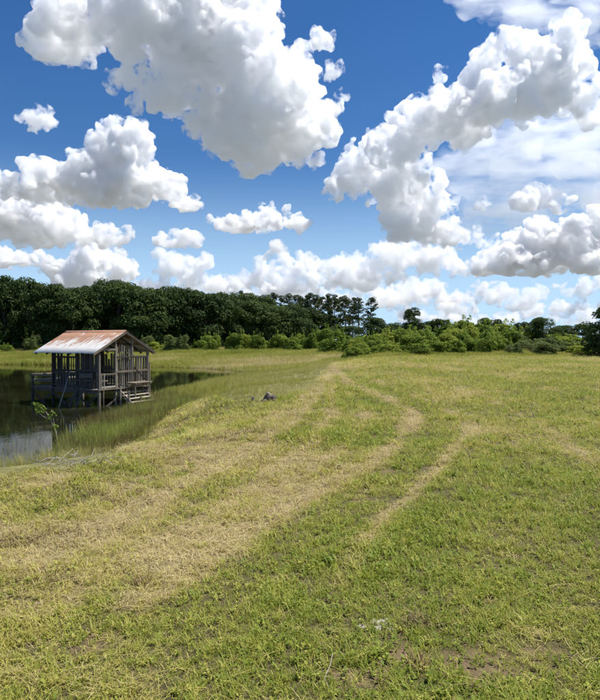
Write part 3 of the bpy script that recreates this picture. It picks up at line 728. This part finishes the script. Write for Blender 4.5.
# single broad-leaved trees
for i, (lab, px, D, tp_, w, k) in enumerate([
 ('dark round tree in front of the rightmost pines', 371, 88, 317, 6.6, 0), ('low dark tree left of the round tree below the pines', 352, 104, 326, 5.5, 3),
 ('dark tree at the right foot of the pine group, partly hidden by shrubs', 392, 100, 322, 6.0, 1),
 ('tree rising alone above the shrubs just right of the pines', 412, 112, 308, 5.6, 2), ('low dark crown showing over the middle of the shrub thicket', 438, 120, 319, 7.5, 4),
 ('dark crown peeping over the shrubs right of the middle', 489, 96, 317, 5.4, 5), ('small dark crown between the peeping crown and the clumpy tree', 521, 98, 321, 3.6, 1),
 ('dark clumpy tree standing out of the shrubs near the right edge', 543, 74, 317, 4.6, 0),
 ('far tree in the low line left of the big right-hand tree', 566, 150, 325, 8, 0), ('far tree close to the big tree at the right edge', 583, 150, 324, 8, 4), ('far tree on the horizon behind the clumpy tree', 556, 165, 328, 8, 2),
 ('big dark tree cut off by the right edge of the picture', 612, 57, 303, 5.6, 2)]):
    plant('broadleaf_tree', lab, 'tree', None, OAKS[k], px, D, top_h(tp_, D, px), w, 9.9, 4.9, 120 + i)
# pale bushes in the middle
for i, (lab, px, D, tp_, w) in enumerate([('pale rounded bush left of the biggest pale bush, below the pines', 307, 96, 328, 4.2), ('biggest pale rounded bush below the pines', 325, 98, 325, 4.6), ('pale bush between the biggest pale bush and the dark round tree', 341, 95, 328, 3.8),
  ('low bush at the left foot of the pale bushes', 292, 92, 336, 4.0), ('low light green bush in front of the biggest pale bush', 330, 84, 337, 4.2), ('low light green bush right of the marsh, before the dark round tree', 352, 80, 337, 4.5)]):
    plant('shrub', lab, 'shrub', None, SHRUBS[i % 6], px, D, top_h(tp_, D, px), w, 3.15, 2.05, 140 + i, ('stems', 'crown'))
# low shrubs along the foot of the dark wood
for i in range(26):
    px = -8 + i * 12.5 + rp.uniform(-6, 6); D = 99 + rp.uniform(-3, 3)
    plant('shrub', 'low shrub at the foot of the dark wood, %s from the left' % ORD[i], 'shrub', 'shrubs at the foot of the wood', ([GREYS[0], GREYS[1], SHRUBS[i % 6]] if px < 190 else SHRUBS)[(i * 5) % 3], px, D, rp.uniform(1.6, 3.0) * (1.2 if px > 190 else 1), rp.uniform(3, 4.6), 3.15, 2.05, 160 + i, ('stems', 'crown'))
# shrub thicket on the right
def prof(px): return float(np.interp(px, [335, 360, 380, 400, 430, 460, 480, 500, 520, 545, 560, 580, 610], [341, 336, 331, 329, 325, 321, 322, 324, 327, 331, 333, 335, 335]))
rows = [('front', 61, 21, .52, 3.2), ('second', 67, 18, .80, 4.0), ('rear', 75, 17, 1.0, 4.8), ('hindmost', 84, 17, 1.02, 5.6)]
for r_, (rn_, D0, n, frac, w0) in enumerate(rows):
    for i in range(n):
        px = 344 + (i + .5) * (276 / n) + rp.uniform(-5, 5) + r_ * 2; D = D0 + rp.uniform(-1.8, 1.8)
        base = HZ + CAM_H * F_PX / D; top = base + (prof(px) - base) * (frac + rp.uniform(-.10, .08))
        mset = GREYS if (px > 515 and r_ < 2 and rp.random() < .7) else SHRUBS
        plant('shrub', 'shrub in the %s row of the thicket on the right, %s from the left' % (rn_, ORD[i]), 'shrub', 'shrubs of the %s thicket row' % rn_, mset[rp.randrange(len(mset))], px, D, top_h(top, D, px), w0 * rp.uniform(.8, 1.2), 3.15, 2.05, 200 + r_ * 30 + i, ('stems', 'crown'))

# ------------------------------------------------------------------ the shack on stilts
def wood(name, a, b, rough=.85):
    m, T, out = new_mat(name); tc = T.node('ShaderNodeTexCoord').outputs['Object']; rnd = T.node('ShaderNodeObjectInfo').outputs['Random']
    off = T.node('ShaderNodeCombineXYZ'); T.set(off.inputs[0], T.m('MULTIPLY', rnd, 37.0)); T.set(off.inputs[2], T.m('MULTIPLY', rnd, 11.0))
    v = T.v('ADD', tc, off.outputs[0])
    n1 = T.noise(v, 3.0, 5, .65).outputs[0]; n2 = T.noise(v, 26.0, 4, .6).outputs[0]
    c = T.mix(T.m('ADD', T.m('MULTIPLY', n1, .9), T.m('MULTIPLY', T.m('SUBTRACT', n2, .5), .7), clamp=True), a, b)
    c = T.v('SCALE', c, scale=T.m('MULTIPLY_ADD', rnd, .7, .65))
    d = T.node('ShaderNodeBsdfPrincipled'); T.set(d.inputs['Base Color'], c); d.inputs['Roughness'].default_value = rough; d.inputs['Specular IOR Level'].default_value = .2
    bp = T.node('ShaderNodeBump'); bp.inputs['Strength'].default_value = .5; bp.inputs['Distance'].default_value = .01; T.set(bp.inputs['Height'], n2); T.l.new(bp.outputs[0], d.inputs['Normal'])
    T.l.new(d.outputs[0], out.inputs['Surface']); return m
M_W = wood('weathered_wood', (.13, .098, .068), (.36, .30, .225)); M_PALE = wood('pale_weathered_wood', (.30, .26, .20), (.60, .54, .44)); M_DARK = wood('dark_wood', (.045, .036, .030), (.12, .10, .085))  # M_DARK: darker wood tone for front wall, roof timbers, chairs, stump
M_BLUE = wood('blue_grey_wood', (.060, .053, .047), (.15, .135, .12))
# rusty galvanised sheet: rust runs down from the ridge in streaks
m, T, out = new_mat('rusty_roof_sheet'); tc = T.node('ShaderNodeTexCoord').outputs['Object']; rnd = T.node('ShaderNodeObjectInfo').outputs['Random']
sp = T.node('ShaderNodeSeparateXYZ'); T.set(sp.inputs[0], tc)
off = T.node('ShaderNodeCombineXYZ'); T.set(off.inputs[0], T.m('MULTIPLY', rnd, 23.0))
mp = T.node('ShaderNodeMapping'); T.set(mp.inputs['Vector'], T.v('ADD', tc, off.outputs[0])); mp.inputs['Scale'].default_value = (4.0, .7, 1)
sn = T.noise(mp.outputs[0], 1.6, 6, .65).outputs[0]; bn = T.noise(T.v('ADD', tc, off.outputs[0]), 2.2, 4, .6).outputs[0]
rustf = T.m('ADD', T.m('MULTIPLY', T.m('SUBTRACT', sp.outputs[1], .78), .44), T.m('ADD', T.m('MULTIPLY', T.m('SUBTRACT', sn, .5), 2.1), T.m('ADD', T.m('MULTIPLY', T.m('SUBTRACT', bn, .5), .9), T.m('MULTIPLY', T.m('SUBTRACT', rnd, .5), .45))))
rf = T.smooth(rustf, -.10, .34)
zinc = T.mix(bn, (.56, .545, .51), (.74, .72, .68)); rust = T.mix(sn, (.22, .10, .055), (.46, .26, .16))
c = T.mix(rf, zinc, rust)
d = T.node('ShaderNodeBsdfPrincipled'); T.set(d.inputs['Base Color'], c); T.set(d.inputs['Metallic'], T.m('MULTIPLY', T.m('SUBTRACT', 1.0, rf), .08)); T.set(d.inputs['Roughness'], T.m('MULTIPLY_ADD', rf, .35, .48))
T.l.new(d.outputs[0], out.inputs['Surface']); M_ROOF = m

BOXES = {}
def box_obj(name, p0, p1, w, t, mat, parent, up=(0, 0, 1), jitter=0.0):
    """a sawn timber from p0 to p1 (local space of the thing), w wide and t thick; slightly bevelled"""
    p0, p1 = Vector(p0), Vector(p1); ax = p1 - p0; L = ax.length
    key = (round(L, 2), round(w, 3), round(t, 3), mat.name)
    if key not in BOXES:
        bm = bmesh.new(); bmesh.ops.create_cube(bm, size=1); bmesh.ops.scale(bm, vec=(L, w, t), verts=bm.verts)
        bmesh.ops.bevel(bm, geom=bm.edges[:], offset=min(w, t) * .12, segments=1, affect='EDGES')
        me = bpy.data.meshes.new(name); bm.to_mesh(me); bm.free(); me.materials.append(mat); BOXES[key] = me
    o = bpy.data.objects.new(name, BOXES[key]); COL.objects.link(o); o.parent = parent
    x = ax.normalized(); u = Vector(up); 
    if abs(x.dot(u)) > .98: u = Vector((0, 1, 0))
    yv = u.cross(x).normalized(); zv = x.cross(yv)
    if jitter: 
        a = (rj.random() - .5) * jitter; yv, zv = yv * math.cos(a) + zv * math.sin(a), zv * math.cos(a) - yv * math.sin(a)
    M4 = Matrix(((x.x, yv.x, zv.x, 0), (x.y, yv.y, zv.y, 0), (x.z, yv.z, zv.z, 0), (0, 0, 0, 1)))
    o.matrix_basis = Matrix.Translation((p0 + p1) / 2) @ M4
    return o
import bmesh
rj = random.Random(12)
DECK = -0.72; SX, SY = -9.33, 27.84; ROT = math.atan2(-.504, .861)
shack = bpy.data.objects.new('fishing_shack', None); COL.objects.link(shack); shack.location = (SX, SY, DECK); shack.rotation_euler = (0, 0, ROT)
tag(shack, 'weathered wooden shack on stilts over the pond with a rusty metal gable roof', 'shack')
def P(name, a, b, w=.08, t=.08, mat=None, par=None, **k):
    if name in ('picket', 'slat', 'wall_board', 'wall_rail', 'rail', 'gate_rail', 'brace', 'stair_tread', 'ledge_plank', 'wall_board'):   # nothing hangs quite true any more
        j = .022 if name != 'wall_rail' else .012; b = (b[0] + rj.uniform(-j, j) * (a[0] == b[0]), b[1] + rj.uniform(-j, j) * (a[1] == b[1] and name not in ('picket', 'wall_board')), b[2] + rj.uniform(-j, j))
    return box_obj(name, a, b, w, t, mat or M_W, par or shack, **k)
WL, WD, GW = -3.26, -4.85, 3.1        # end of the room, end of the porch deck, width of the gable
# deck: beams and planks
deck = P('deck_beam', (WD - .05, .02, -.12), (.05, .02, -.12), .06, .16, M_BLUE); P('deck_beam', (WD - .05, GW - .02, -.12), (.05, GW - .02, -.12), .06, .16); P('deck_beam', (WD, 1.55, -.12), (0, 1.55, -.12), .06, .16)
n = 34
for i in range(n):
    x = WD + (i + .5) * (4.95 / n); P('deck_plank', (x, -.10 - .03 * rj.random(), -.018 + .006 * rj.random()), (x, GW + .08 + .03 * rj.random(), -.018), 4.95 / n - .012, .03, [M_W, M_PALE, M_W][i % 3] if x > -1.4 else M_W)
# stilts and wall posts
for x in (0, -1.55, WL, WD):
    for y in (0, GW):
        top = 1.72 if x > WD + .1 else .62
        P('post', (x, y, -1.75), (x + .02 * rj.random(), y, top), .11, .11, M_DARK if (y == 0 and x < -.5) else M_W)
P('post', (0, 1.0, -1.5), (0, 1.0, 2.42), .10, .10, M_W); P('post', (0, 2.06, -1.5), (0, 2.06, 2.38), .09, .09, M_W)
for a, b in ((WD, WL), (WL, -1.55), (-1.55, 0)):
    P('brace', (a, -.075, -.2), (b, -.075, -1.1), .03, .09, M_DARK); P('brace', (a, .085, -1.1), (b, .085, -.2), .03, .09, M_DARK)
P('brace', (.08, 0, -1.0), (.08, 1.5, -.2), .03, .09, M_DARK); P('brace', (.08, 3.05, -1.0), (.08, 1.6, -.2), .03, .09, M_W)
# porch rail at the left end
for z, mt in ((.58, M_W), (.30, M_W)):
    P('rail', (WD, -.07, z), (WL, -.07, z), .04, .08, mt); P('rail', (WD - .07, 0, z), (WD - .07, GW, z), .04, .08, M_PALE if z < .4 else M_W); P('rail', (WD, GW + .07, z), (WL, GW + .07, z), .04, .08)
P('bench_seat', (WD + .15, .45, .24), (WL - .1, .45, .24), .34, .04, M_PALE)
# front wall, left bay: two bands of pickets
for z in (.14, .74, .86, 1.50): P('wall_rail', (WL, -.01, z), (-1.55, -.01, z), .05, .09, M_DARK)
for i in range(9):
    x = WL + .14 + i * .185; P('picket', (x, .05, .10), (x, .05, .78), .105, .025, M_BLUE); 
for i in range(10):
    x = WL + .12 + i * .165; P('picket', (x, .05, .88), (x, .05, 1.52), .045, .025, M_DARK)
# front wall, right bay: upright boards with gaps
for i in range(8):
    x = -1.44 + i * .195; P('wall_board', (x, .045, .05), (x + .01 * rj.random(), .045, 1.66), .135, .025, M_DARK)
for z in (.42, .88): P('wall_rail', (-1.55, -.035, z), (0, -.035, z), .04, .10, M_BLUE)
P('wall_rail', (-1.2, -.09, .10), (-1.2, -.09, .92), .05, .05, M_BLUE); P('wall_rail', (-.35, -.09, .10), (-.35, -.09, .92), .05, .05, M_BLUE); P('bench_back', (-1.2, -.13, .62), (-.3, -.13, .66), .03, .22, M_BLUE)
P('wall_plate', (WL - .05, 0, 1.76), (.05, 0, 1.76), .09, .09, M_DARK); P('wall_plate', (WL - .05, GW, 1.76), (.05, GW, 1.76), .09, .09)
# left end wall: boards with a doorway
for i in range(16):
    y = .12 + i * .19
    if 1.0 < y < 1.75: continue
    P('wall_board', (WL, y, .02), (WL, y, 1.0 if i % 5 == 3 else 1.7), .15, .025, M_DARK)
# back wall: half-height boards
for i in range(17):
    x = WL + .1 + i * .19; P('wall_board', (x, GW, .02), (x, GW, .74 if -1.0 < x else 1.6 - .3 * (i % 4 == 2)), .15, .025, M_W)
P('wall_rail', (WL, GW - .05, .78), (0, GW - .05, .78), .05, .09)
# gable end: low gate, slatted bay, pale boards
P('header', (.02, .04, 1.86), (.02, 1.0, 1.86), .05, .10); P('wall_rail', (.03, 1.0, .78), (.03, GW, .80), .05, .09); P('wall_rail', (.03, 1.0, 1.5), (.03, GW, 1.5), .05, .08, M_DARK)
P('gate_rail', (.03, .06, .70), (.03, .94, .72), .04, .07, M_W); P('gate_rail', (.03, .06, .10), (.03, .94, .10), .04, .07, M_PALE); P('gate_rail', (.03, .08, .40), (.03, .5, .40), .04, .06)
for y in (.10, .26): P('gate_stile', (.03, y, .02), (.03, y, .75), .07, .035, M_PALE)
for i in range(7):
    y = 1.12 + i * .145; P('slat', (-.03 - .01 * (i % 2), y, .03), (-.03, y + .015 * rj.random(), 2.0 + .12 * math.sin(i)), .07, .025, M_PALE if i % 3 != 1 else M_W)
for i in range(6):
    y = 2.16 + i * .175
    P('slat', (-.03, y, .02), (-.03, y, 1.62 - .12 * rj.random()), .12, .025, M_PALE if i in (2, 3, 5) else M_W)
P('wall_board', (-.05, 1.7, .9), (-.05, 2.0, 2.05), .1, .02, M_W)
# ledge outside the slatted bay
for i in range(4): P('ledge_plank', (.13 + i * .14, 1.62, .24), (.13 + i * .14, 2.85, .24 + .02 * rj.random()), .13, .03, M_W)
P('ledge_beam', (.05, 1.75, .19), (.62, 1.75, .19), .05, .07); P('ledge_beam', (.05, 2.72, .19), (.62, 2.72, .19), .05, .07)
for y in (1.75, 2.72): P('ledge_post', (.52, y, -1.2), (.52, y, .2 if y < 2 else 1.22), .06, .06, M_W)
P('ledge_brace', (.05, 2.1, 1.0), (.55, 2.5, .3), .03, .06, M_DARK)
# steps down to the bank
for y in (1.12, 2.62): P('stair_stringer', (.10, y, -.10), (1.15, y, -.86), .05, .15, M_W)
for i in range(5):
    x = .22 + i * .21; z = -.20 - i * .145; P('stair_tread', (x, 1.05, z), (x, 2.72, z + .015 * rj.random()), .17, .035, M_PALE)
for y in (1.12, 1.9, 2.62): P('stair_post', (.75, y, -1.25), (.75, y, -.42 if y != 1.12 else -.1), .07, .07, M_W)
P('stair_post', (.32, 1.0, -1.25), (.32, 1.0, .12), .06, .06, M_PALE)
# roof
EZ, AZ_, EY = 1.70, 2.75, -.42
rx0, rx1 = -4.18, .12; mid = GW / 2; slope = math.atan2(AZ_ - EZ, mid - EY); SL = math.hypot(AZ_ - EZ, mid - EY)
roof = P('ridge_beam', (rx0 + .05, mid, AZ_ - .10), (rx1 - .03, mid, AZ_ - .10), .06, .10, M_DARK); roof.name = 'roof'
inv = roof.matrix_basis.inverted()
def roofpart(o): o.parent = roof; o.matrix_basis = inv @ o.matrix_basis; return o
for s_ in (-1, 1):
    for i in range(6):
        x = rx0 + .08 + i * (rx1 - rx0 - .16) / 5
        roofpart(P('rafter', (x, mid + s_ * .01, AZ_ - .06), (x, mid + s_ * (mid - EY - .04), EZ - .055), .05, .09, M_DARK if i < 5 else M_W))
    for t in (.25, .6, .93):
        roofpart(P('batten', (rx0 + .03, mid + s_ * (mid - EY) * t, AZ_ + (EZ - AZ_) * t - .018), (rx1 - .02, mid + s_ * (mid - EY) * t, AZ_ + (EZ - AZ_) * t - .018), .07, .03, M_DARK))
    roofpart(P('barge_board', (rx1 + .015, mid + s_ * .0, AZ_ - .045), (rx1 + .015, mid + s_ * (mid - EY), EZ - .045), .025, .11, M_W if s_ < 0 else M_DARK))
NP_ = 7; pw = (rx1 - rx0) / NP_
seg = 24; xs_ = np.linspace(-pw / 2 - .03, pw / 2 + .03, seg + 1); zz_ = .016 * np.sin(xs_ / .115 * 2 * math.pi)
V = []; rows_ = 4
for k in range(rows_ + 1):
    for a, b in zip(xs_, zz_): V.append((a, k / rows_ * (SL + .02), b))
Fq = [(k * (seg + 1) + i, k * (seg + 1) + i + 1, (k + 1) * (seg + 1) + i + 1, (k + 1) * (seg + 1) + i) for k in range(rows_) for i in range(seg)]
nv = len(V); V2 = V + [(a, b, c_ - .004) for a, b, c_ in V]
rim = [(i, i + 1) for i in range(seg)] + [(i * (seg + 1) + seg, (i + 1) * (seg + 1) + seg) for i in range(rows_)] + [(rows_ * (seg + 1) + i + 1, rows_ * (seg + 1) + i) for i in range(seg)][::-1] + [((i + 1) * (seg + 1), i * (seg + 1)) for i in range(rows_)][::-1]
Fall = Fq + [tuple(nv + q for q in f[::-1]) for f in Fq] + [(b, a, a + nv, b + nv) for a, b in rim]
pm = mesh_np('roof_panel', V2, Fall); pm.materials.append(M_ROOF)
for s_ in (-1, 1):
    for i in range(NP_):
        o = bpy.data.objects.new('roof_panel', pm); COL.objects.link(o); o.parent = shack
        cx_ = rx0 + (i + .5) * pw; lift = .012 + .006 * (i % 2) + .004 * rj.random()
        yax = Vector((0, -s_ * math.cos(slope), math.sin(slope))); xax = Vector((-s_, 0, 0)); zax = xax.cross(yax)
        if zax.z < 0: xax = -xax; zax = xax.cross(yax)
        M4 = Matrix(((xax.x, yax.x, zax.x, cx_), (xax.y, yax.y, zax.y, mid + s_ * (mid - EY)), (xax.z, yax.z, zax.z, EZ), (0, 0, 0, 1)))
        o.matrix_basis = M4 @ Matrix.Translation((0, -.03 * rj.random(), lift)) @ Matrix.Rotation(R(rj.uniform(-.5, .5)), 4, 'Z'); roofpart(o)
capv = []
for xk in (rx0 - .02, rx1 + .03):
    for (a, b) in ((-.16, -.075), (0, .045), (.16, -.075)): capv.append((xk, mid + a, AZ_ + b + .012))
rc = bpy.data.objects.new('ridge_cap', mesh_np('ridge_cap', capv + [(a, b, c_ - .006) for a, b, c_ in capv], [(0,3,4,1),(1,4,5,2),(6,7,10,9),(7,8,11,10),(0,1,7,6),(1,2,8,7),(3,9,10,4),(4,10,11,5),(0,6,9,3),(2,5,11,8)]))
rc.data.materials.append(M_ROOF); COL.objects.link(rc); rc.parent = shack; roofpart(rc)

def to_world(x, y, z): 
    c_, s_ = math.cos(ROT), math.sin(ROT); return Vector((SX + c_ * x - s_ * y, SY + s_ * x + c_ * y, DECK + z))
def thing(name, label, cat, loc, rz=0, group=None):
    e = bpy.data.objects.new(name, None); COL.objects.link(e); e.location = loc; e.rotation_euler = (0, 0, rz); tag(e, label, cat, group); return e
# ladder into the water
lad = thing('wooden_ladder', 'grey wooden ladder leaning on the deck edge down into the water', 'ladder', to_world(-1.05, -.85, -.85), ROT)
for x in (-.24, .24): box_obj('rail', (x, 0, -.35), (x * .85, .70, .98), .05, .08, M_BLUE, lad)
for i in range(5):
    t = .1 + i * .17; box_obj('rung', (-.24 + .03 * t, .7 * t - .0, -.35 + 1.33 * t), (.24 - .03 * t, .7 * t, -.35 + 1.33 * t), .04, .04, M_BLUE, lad)
# pole
def poly_obj(name, V, F, mat, parent=None):
    o = bpy.data.objects.new(name, mesh_np(name, V, F)); o.data.materials.append(mat); COL.objects.link(o); o.parent = parent; return o
a, b = to_world(-1.35, -1.25, -1.0), to_world(-1.83, -.10, .93)
po = poly_obj('leaning_pole', *tube([tuple(a), tuple((a + b) / 2 + Vector((.02, 0, .02))), tuple(b)], [.030, .028, .022], 8), M_PALE)
tag(po, 'long pale pole leaning from the water against the front of the shack', 'pole')
# dark chairs inside
def chair(loc, rz, label):
    c_ = thing('chair', label, 'chair', loc, rz, 'chairs inside the shack')
    box_obj('seat', (-.24, 0, .44), (.24, 0, .44), .46, .05, M_DARK, c_); bk = box_obj('backrest', (-.23, .22, .92), (.23, .22, .92), .04, .20, M_DARK, c_); box_obj('backrest_slat', (-.23, .22, .64), (.23, .22, .64), .03, .14, M_DARK, c_)
    for x in (-.21, .21):
        box_obj('leg', (x, -.2, 0), (x, -.2, .42), .045, .045, M_DARK, c_); box_obj('leg', (x, .22, 0), (x, .24, 1.02), .045, .045, M_DARK, c_); box_obj('armrest', (x, -.2, .66), (x, .2, .66), .06, .03, M_DARK, c_)
chair(to_world(-.75, .72, 0), ROT + 2.2, 'dark chair just inside the low gate of the shack')
chair(to_world(-1.3, 1.75, 0), ROT + 1.2, 'dark chair further back behind the pale slats of the shack')

# ------------------------------------------------------------------ small things on the bank and in the field
def leaf_spray(q, pts, n, size):
    Q = []
    for p in pts: Q.append(leaf_shell(q, np.array(p), np.array([.10, .10, .10]), n, size))
    return np.concatenate(Q)
y = 18.6; x = (58 - 300) / F_PX * y; z = WATER_Z - .08; q = np.random.RandomState(77)
sp_ = thing('sapling', 'bare-stemmed sapling with a few pale leaves leaning over the near water', 'sapling', (x, y, z))
Vt, Ft = join_vf(tube([(0, 0, -.25), (-.10, .02, .35), (-.26, .05, .68), (-.42, .06, .95), (-.66, .06, 1.14)], [.022, .019, .015, .011, .004], 6), tube([(-.08, .02, .25), (-.16, .05, .6), (-.24, .08, 1.02)], [.012, .009, .004], 5), tube([(-.26, .05, .68), (-.5, .0, .82), (-.62, 0, .95)], [.010, .007, .003], 5))
poly_obj('stem', Vt, Ft, M_PALE, sp_)
lv = leaf_mesh('leaves', leaf_spray(q, [(-.66, .06, 1.14), (-.58, .06, 1.08), (-.72, .06, 1.18), (-.5, .06, 1.0), (-.62, 0, .95), (-.3, .05, .74), (-.2, .08, .86), (-.14, .03, .45)], 9, .060), M_SHRUB); o = bpy.data.objects.new('leaves', lv); COL.objects.link(o); o.parent = sp_
# driftwood heap
def twigs(name, label, cat, px, py, n, rad, L, r, mat, lift=.05, seed=1):
    x, y, z = ray_ground(px, py); q = np.random.RandomState(seed); parts = []
    e = thing(name, label, cat, (x, y, z))
    for i in range(n):
        a = q.rand() * 6.283; c0 = np.array([q.normal(0, rad), q.normal(0, rad * .6), .02 + lift * q.rand()]); l = L * q.uniform(.4, 1); d = np.array([math.cos(a), math.sin(a), q.normal(.08, .22)])
        p1 = c0 + d * l * .5; p2 = c0 + d * l + q.normal(0, .05, 3); hz = height(np.array([x + c0[0], x + p1[0], x + p2[0]]), np.array([y + c0[1], y + p1[1], y + p2[1]])) - z
        pts = [c0 + [0, 0, hz[0]], np.array([p1[0], p1[1], max(p1[2], .015) + hz[1]]), np.array([p2[0], p2[1], max(p2[2], .01) + hz[2]])]
        poly_obj('stick', *tube([tuple(p) for p in pts], [r, r * .8, r * .35], 5), mat, e)
    return e
M_DRIFT = wood('bleached_driftwood', (.24, .215, .18), (.48, .44, .38))
twigs('driftwood_heap', 'heap of bleached grey sticks lying at the edge of the mown grass near the water', 'driftwood', 78, 466, 60, .30, .30, .004, M_DRIFT, .08, 3)
# stump and little post at the edge of the tall grass
x, y, z = ray_ground(270, 402)
q = np.random.RandomState(5); iv, jf = ICO[2]; sv = iv * np.array([.17, .13, .11]); sv = sv * (1 + .22 * vnoise3(iv * 2.2 + 3, 4)[:, None] + .3 * vnoise3(iv * 6 + 3, 7)[:, None]); sv[:, 2] = np.maximum(sv[:, 2], -.08)
st_e = thing('tree_stump', 'dark old stump at the edge of the tall grass left of the mower track', 'stump', (x, y, z + .07), .4)
poly_obj('stump_body', sv, jf, M_DARK, st_e); V, F = tube([(.02, 0, .03), (-.06, .02, .15), (-.07, .02, .19)], [.07, .055, .03], 9); poly_obj('stump_top', V, F, M_W, st_e)
for a in (.3, 2.2, 3.6, 5.1): poly_obj('root', *tube([(0, 0, .02), (.2 * math.cos(a), .2 * math.sin(a), -.02), (.32 * math.cos(a), .32 * math.sin(a), -.08)], [.045, .03, .012], 6), M_W, st_e)
x, y, z = ray_ground(252, 402); pe = thing('marker_post', 'short pale wooden post at the edge of the tall grass, left of the stump', 'post', (x, y, z), .3)
box_obj('post_shaft', (0, 0, -.15), (.02, 0, .12), .06, .05, M_PALE, pe); box_obj('post_cap', (-.03, 0, .125), (.07, .01, .13), .065, .02, M_PALE, pe)
# dead weed tuft, pale crumbly patch, dark clump
m, T, out = new_mat('dead_weed'); isl = T.node('ShaderNodeNewGeometry').outputs['Random Per Island']; d = T.node('ShaderNodeBsdfPrincipled'); T.set(d.inputs['Base Color'], T.mix(isl, (.16, .085, .04), (.42, .28, .13))); d.inputs['Roughness'].default_value = .8; T.l.new(d.outputs[0], out.inputs['Surface']); M_DEAD = m
def tuft_thing(name, label, cat, px, py, mat, n, h, spread, seed, w=.0026):
    x, y, z = ray_ground(px, py); o = poly_obj(name, *blades(np.random.RandomState(seed), n, h, .4, w, spread, .9, .7, 3), mat); o.location = (x, y, z); tag(o, label, cat)
tuft_thing('dead_weed', 'rust-brown dead weed tuft in the mown grass at lower left', 'weed', 140, 588, M_DEAD, 70, .10, .06, 3)
tuft_thing('dead_weed', 'brown dead grass tuft near the bottom, right of the middle', 'weed', 418, 672, M_DEAD, 46, .07, .05, 4)
m, T, out = new_mat('pale_sand'); pos = T.node('ShaderNodeTexCoord').outputs['Object']; d = T.node('ShaderNodeBsdfPrincipled'); T.set(d.inputs['Base Color'], T.mix(T.noise(pos, 60, 5, .7).outputs[0], (.26, .23, .18), (.46, .42, .36))); d.inputs['Roughness'].default_value = .95; T.l.new(d.outputs[0], out.inputs['Surface']); M_SAND = m
x, y, z = ray_ground(382, 630); q = np.random.RandomState(6)
sm = thing('sand_patch', 'small pale crumbly sand heap in the grass, right of the middle at the bottom', 'sand', (x, y, z))
for i in range(22):
    c0 = np.array([q.normal(0, .05), q.normal(0, .03), -.001]); r_ = q.uniform(.006, .02); iv, jf = ICO[1]
    poly_obj('crumb', iv * [r_ * 1.3, r_ * 1.1, r_ * .55] * (1 + .25 * vnoise3(iv * 2 + i, 3)[:, None]) + c0, jf, M_SAND, sm)
x, y, z = ray_ground(333, 665); o = poly_obj('dry_stalk', *tube([(x, y, z + .03), (x - .02, y - .12, z + .035), (x - .05, y - .2, z + .02), (x - .03, y - .28, z + .02)], [.002, .0022, .002, .0012], 5), M_PALE); tag(o, 'thin dry bent stalk lying in the grass near the bottom middle', 'stalk')
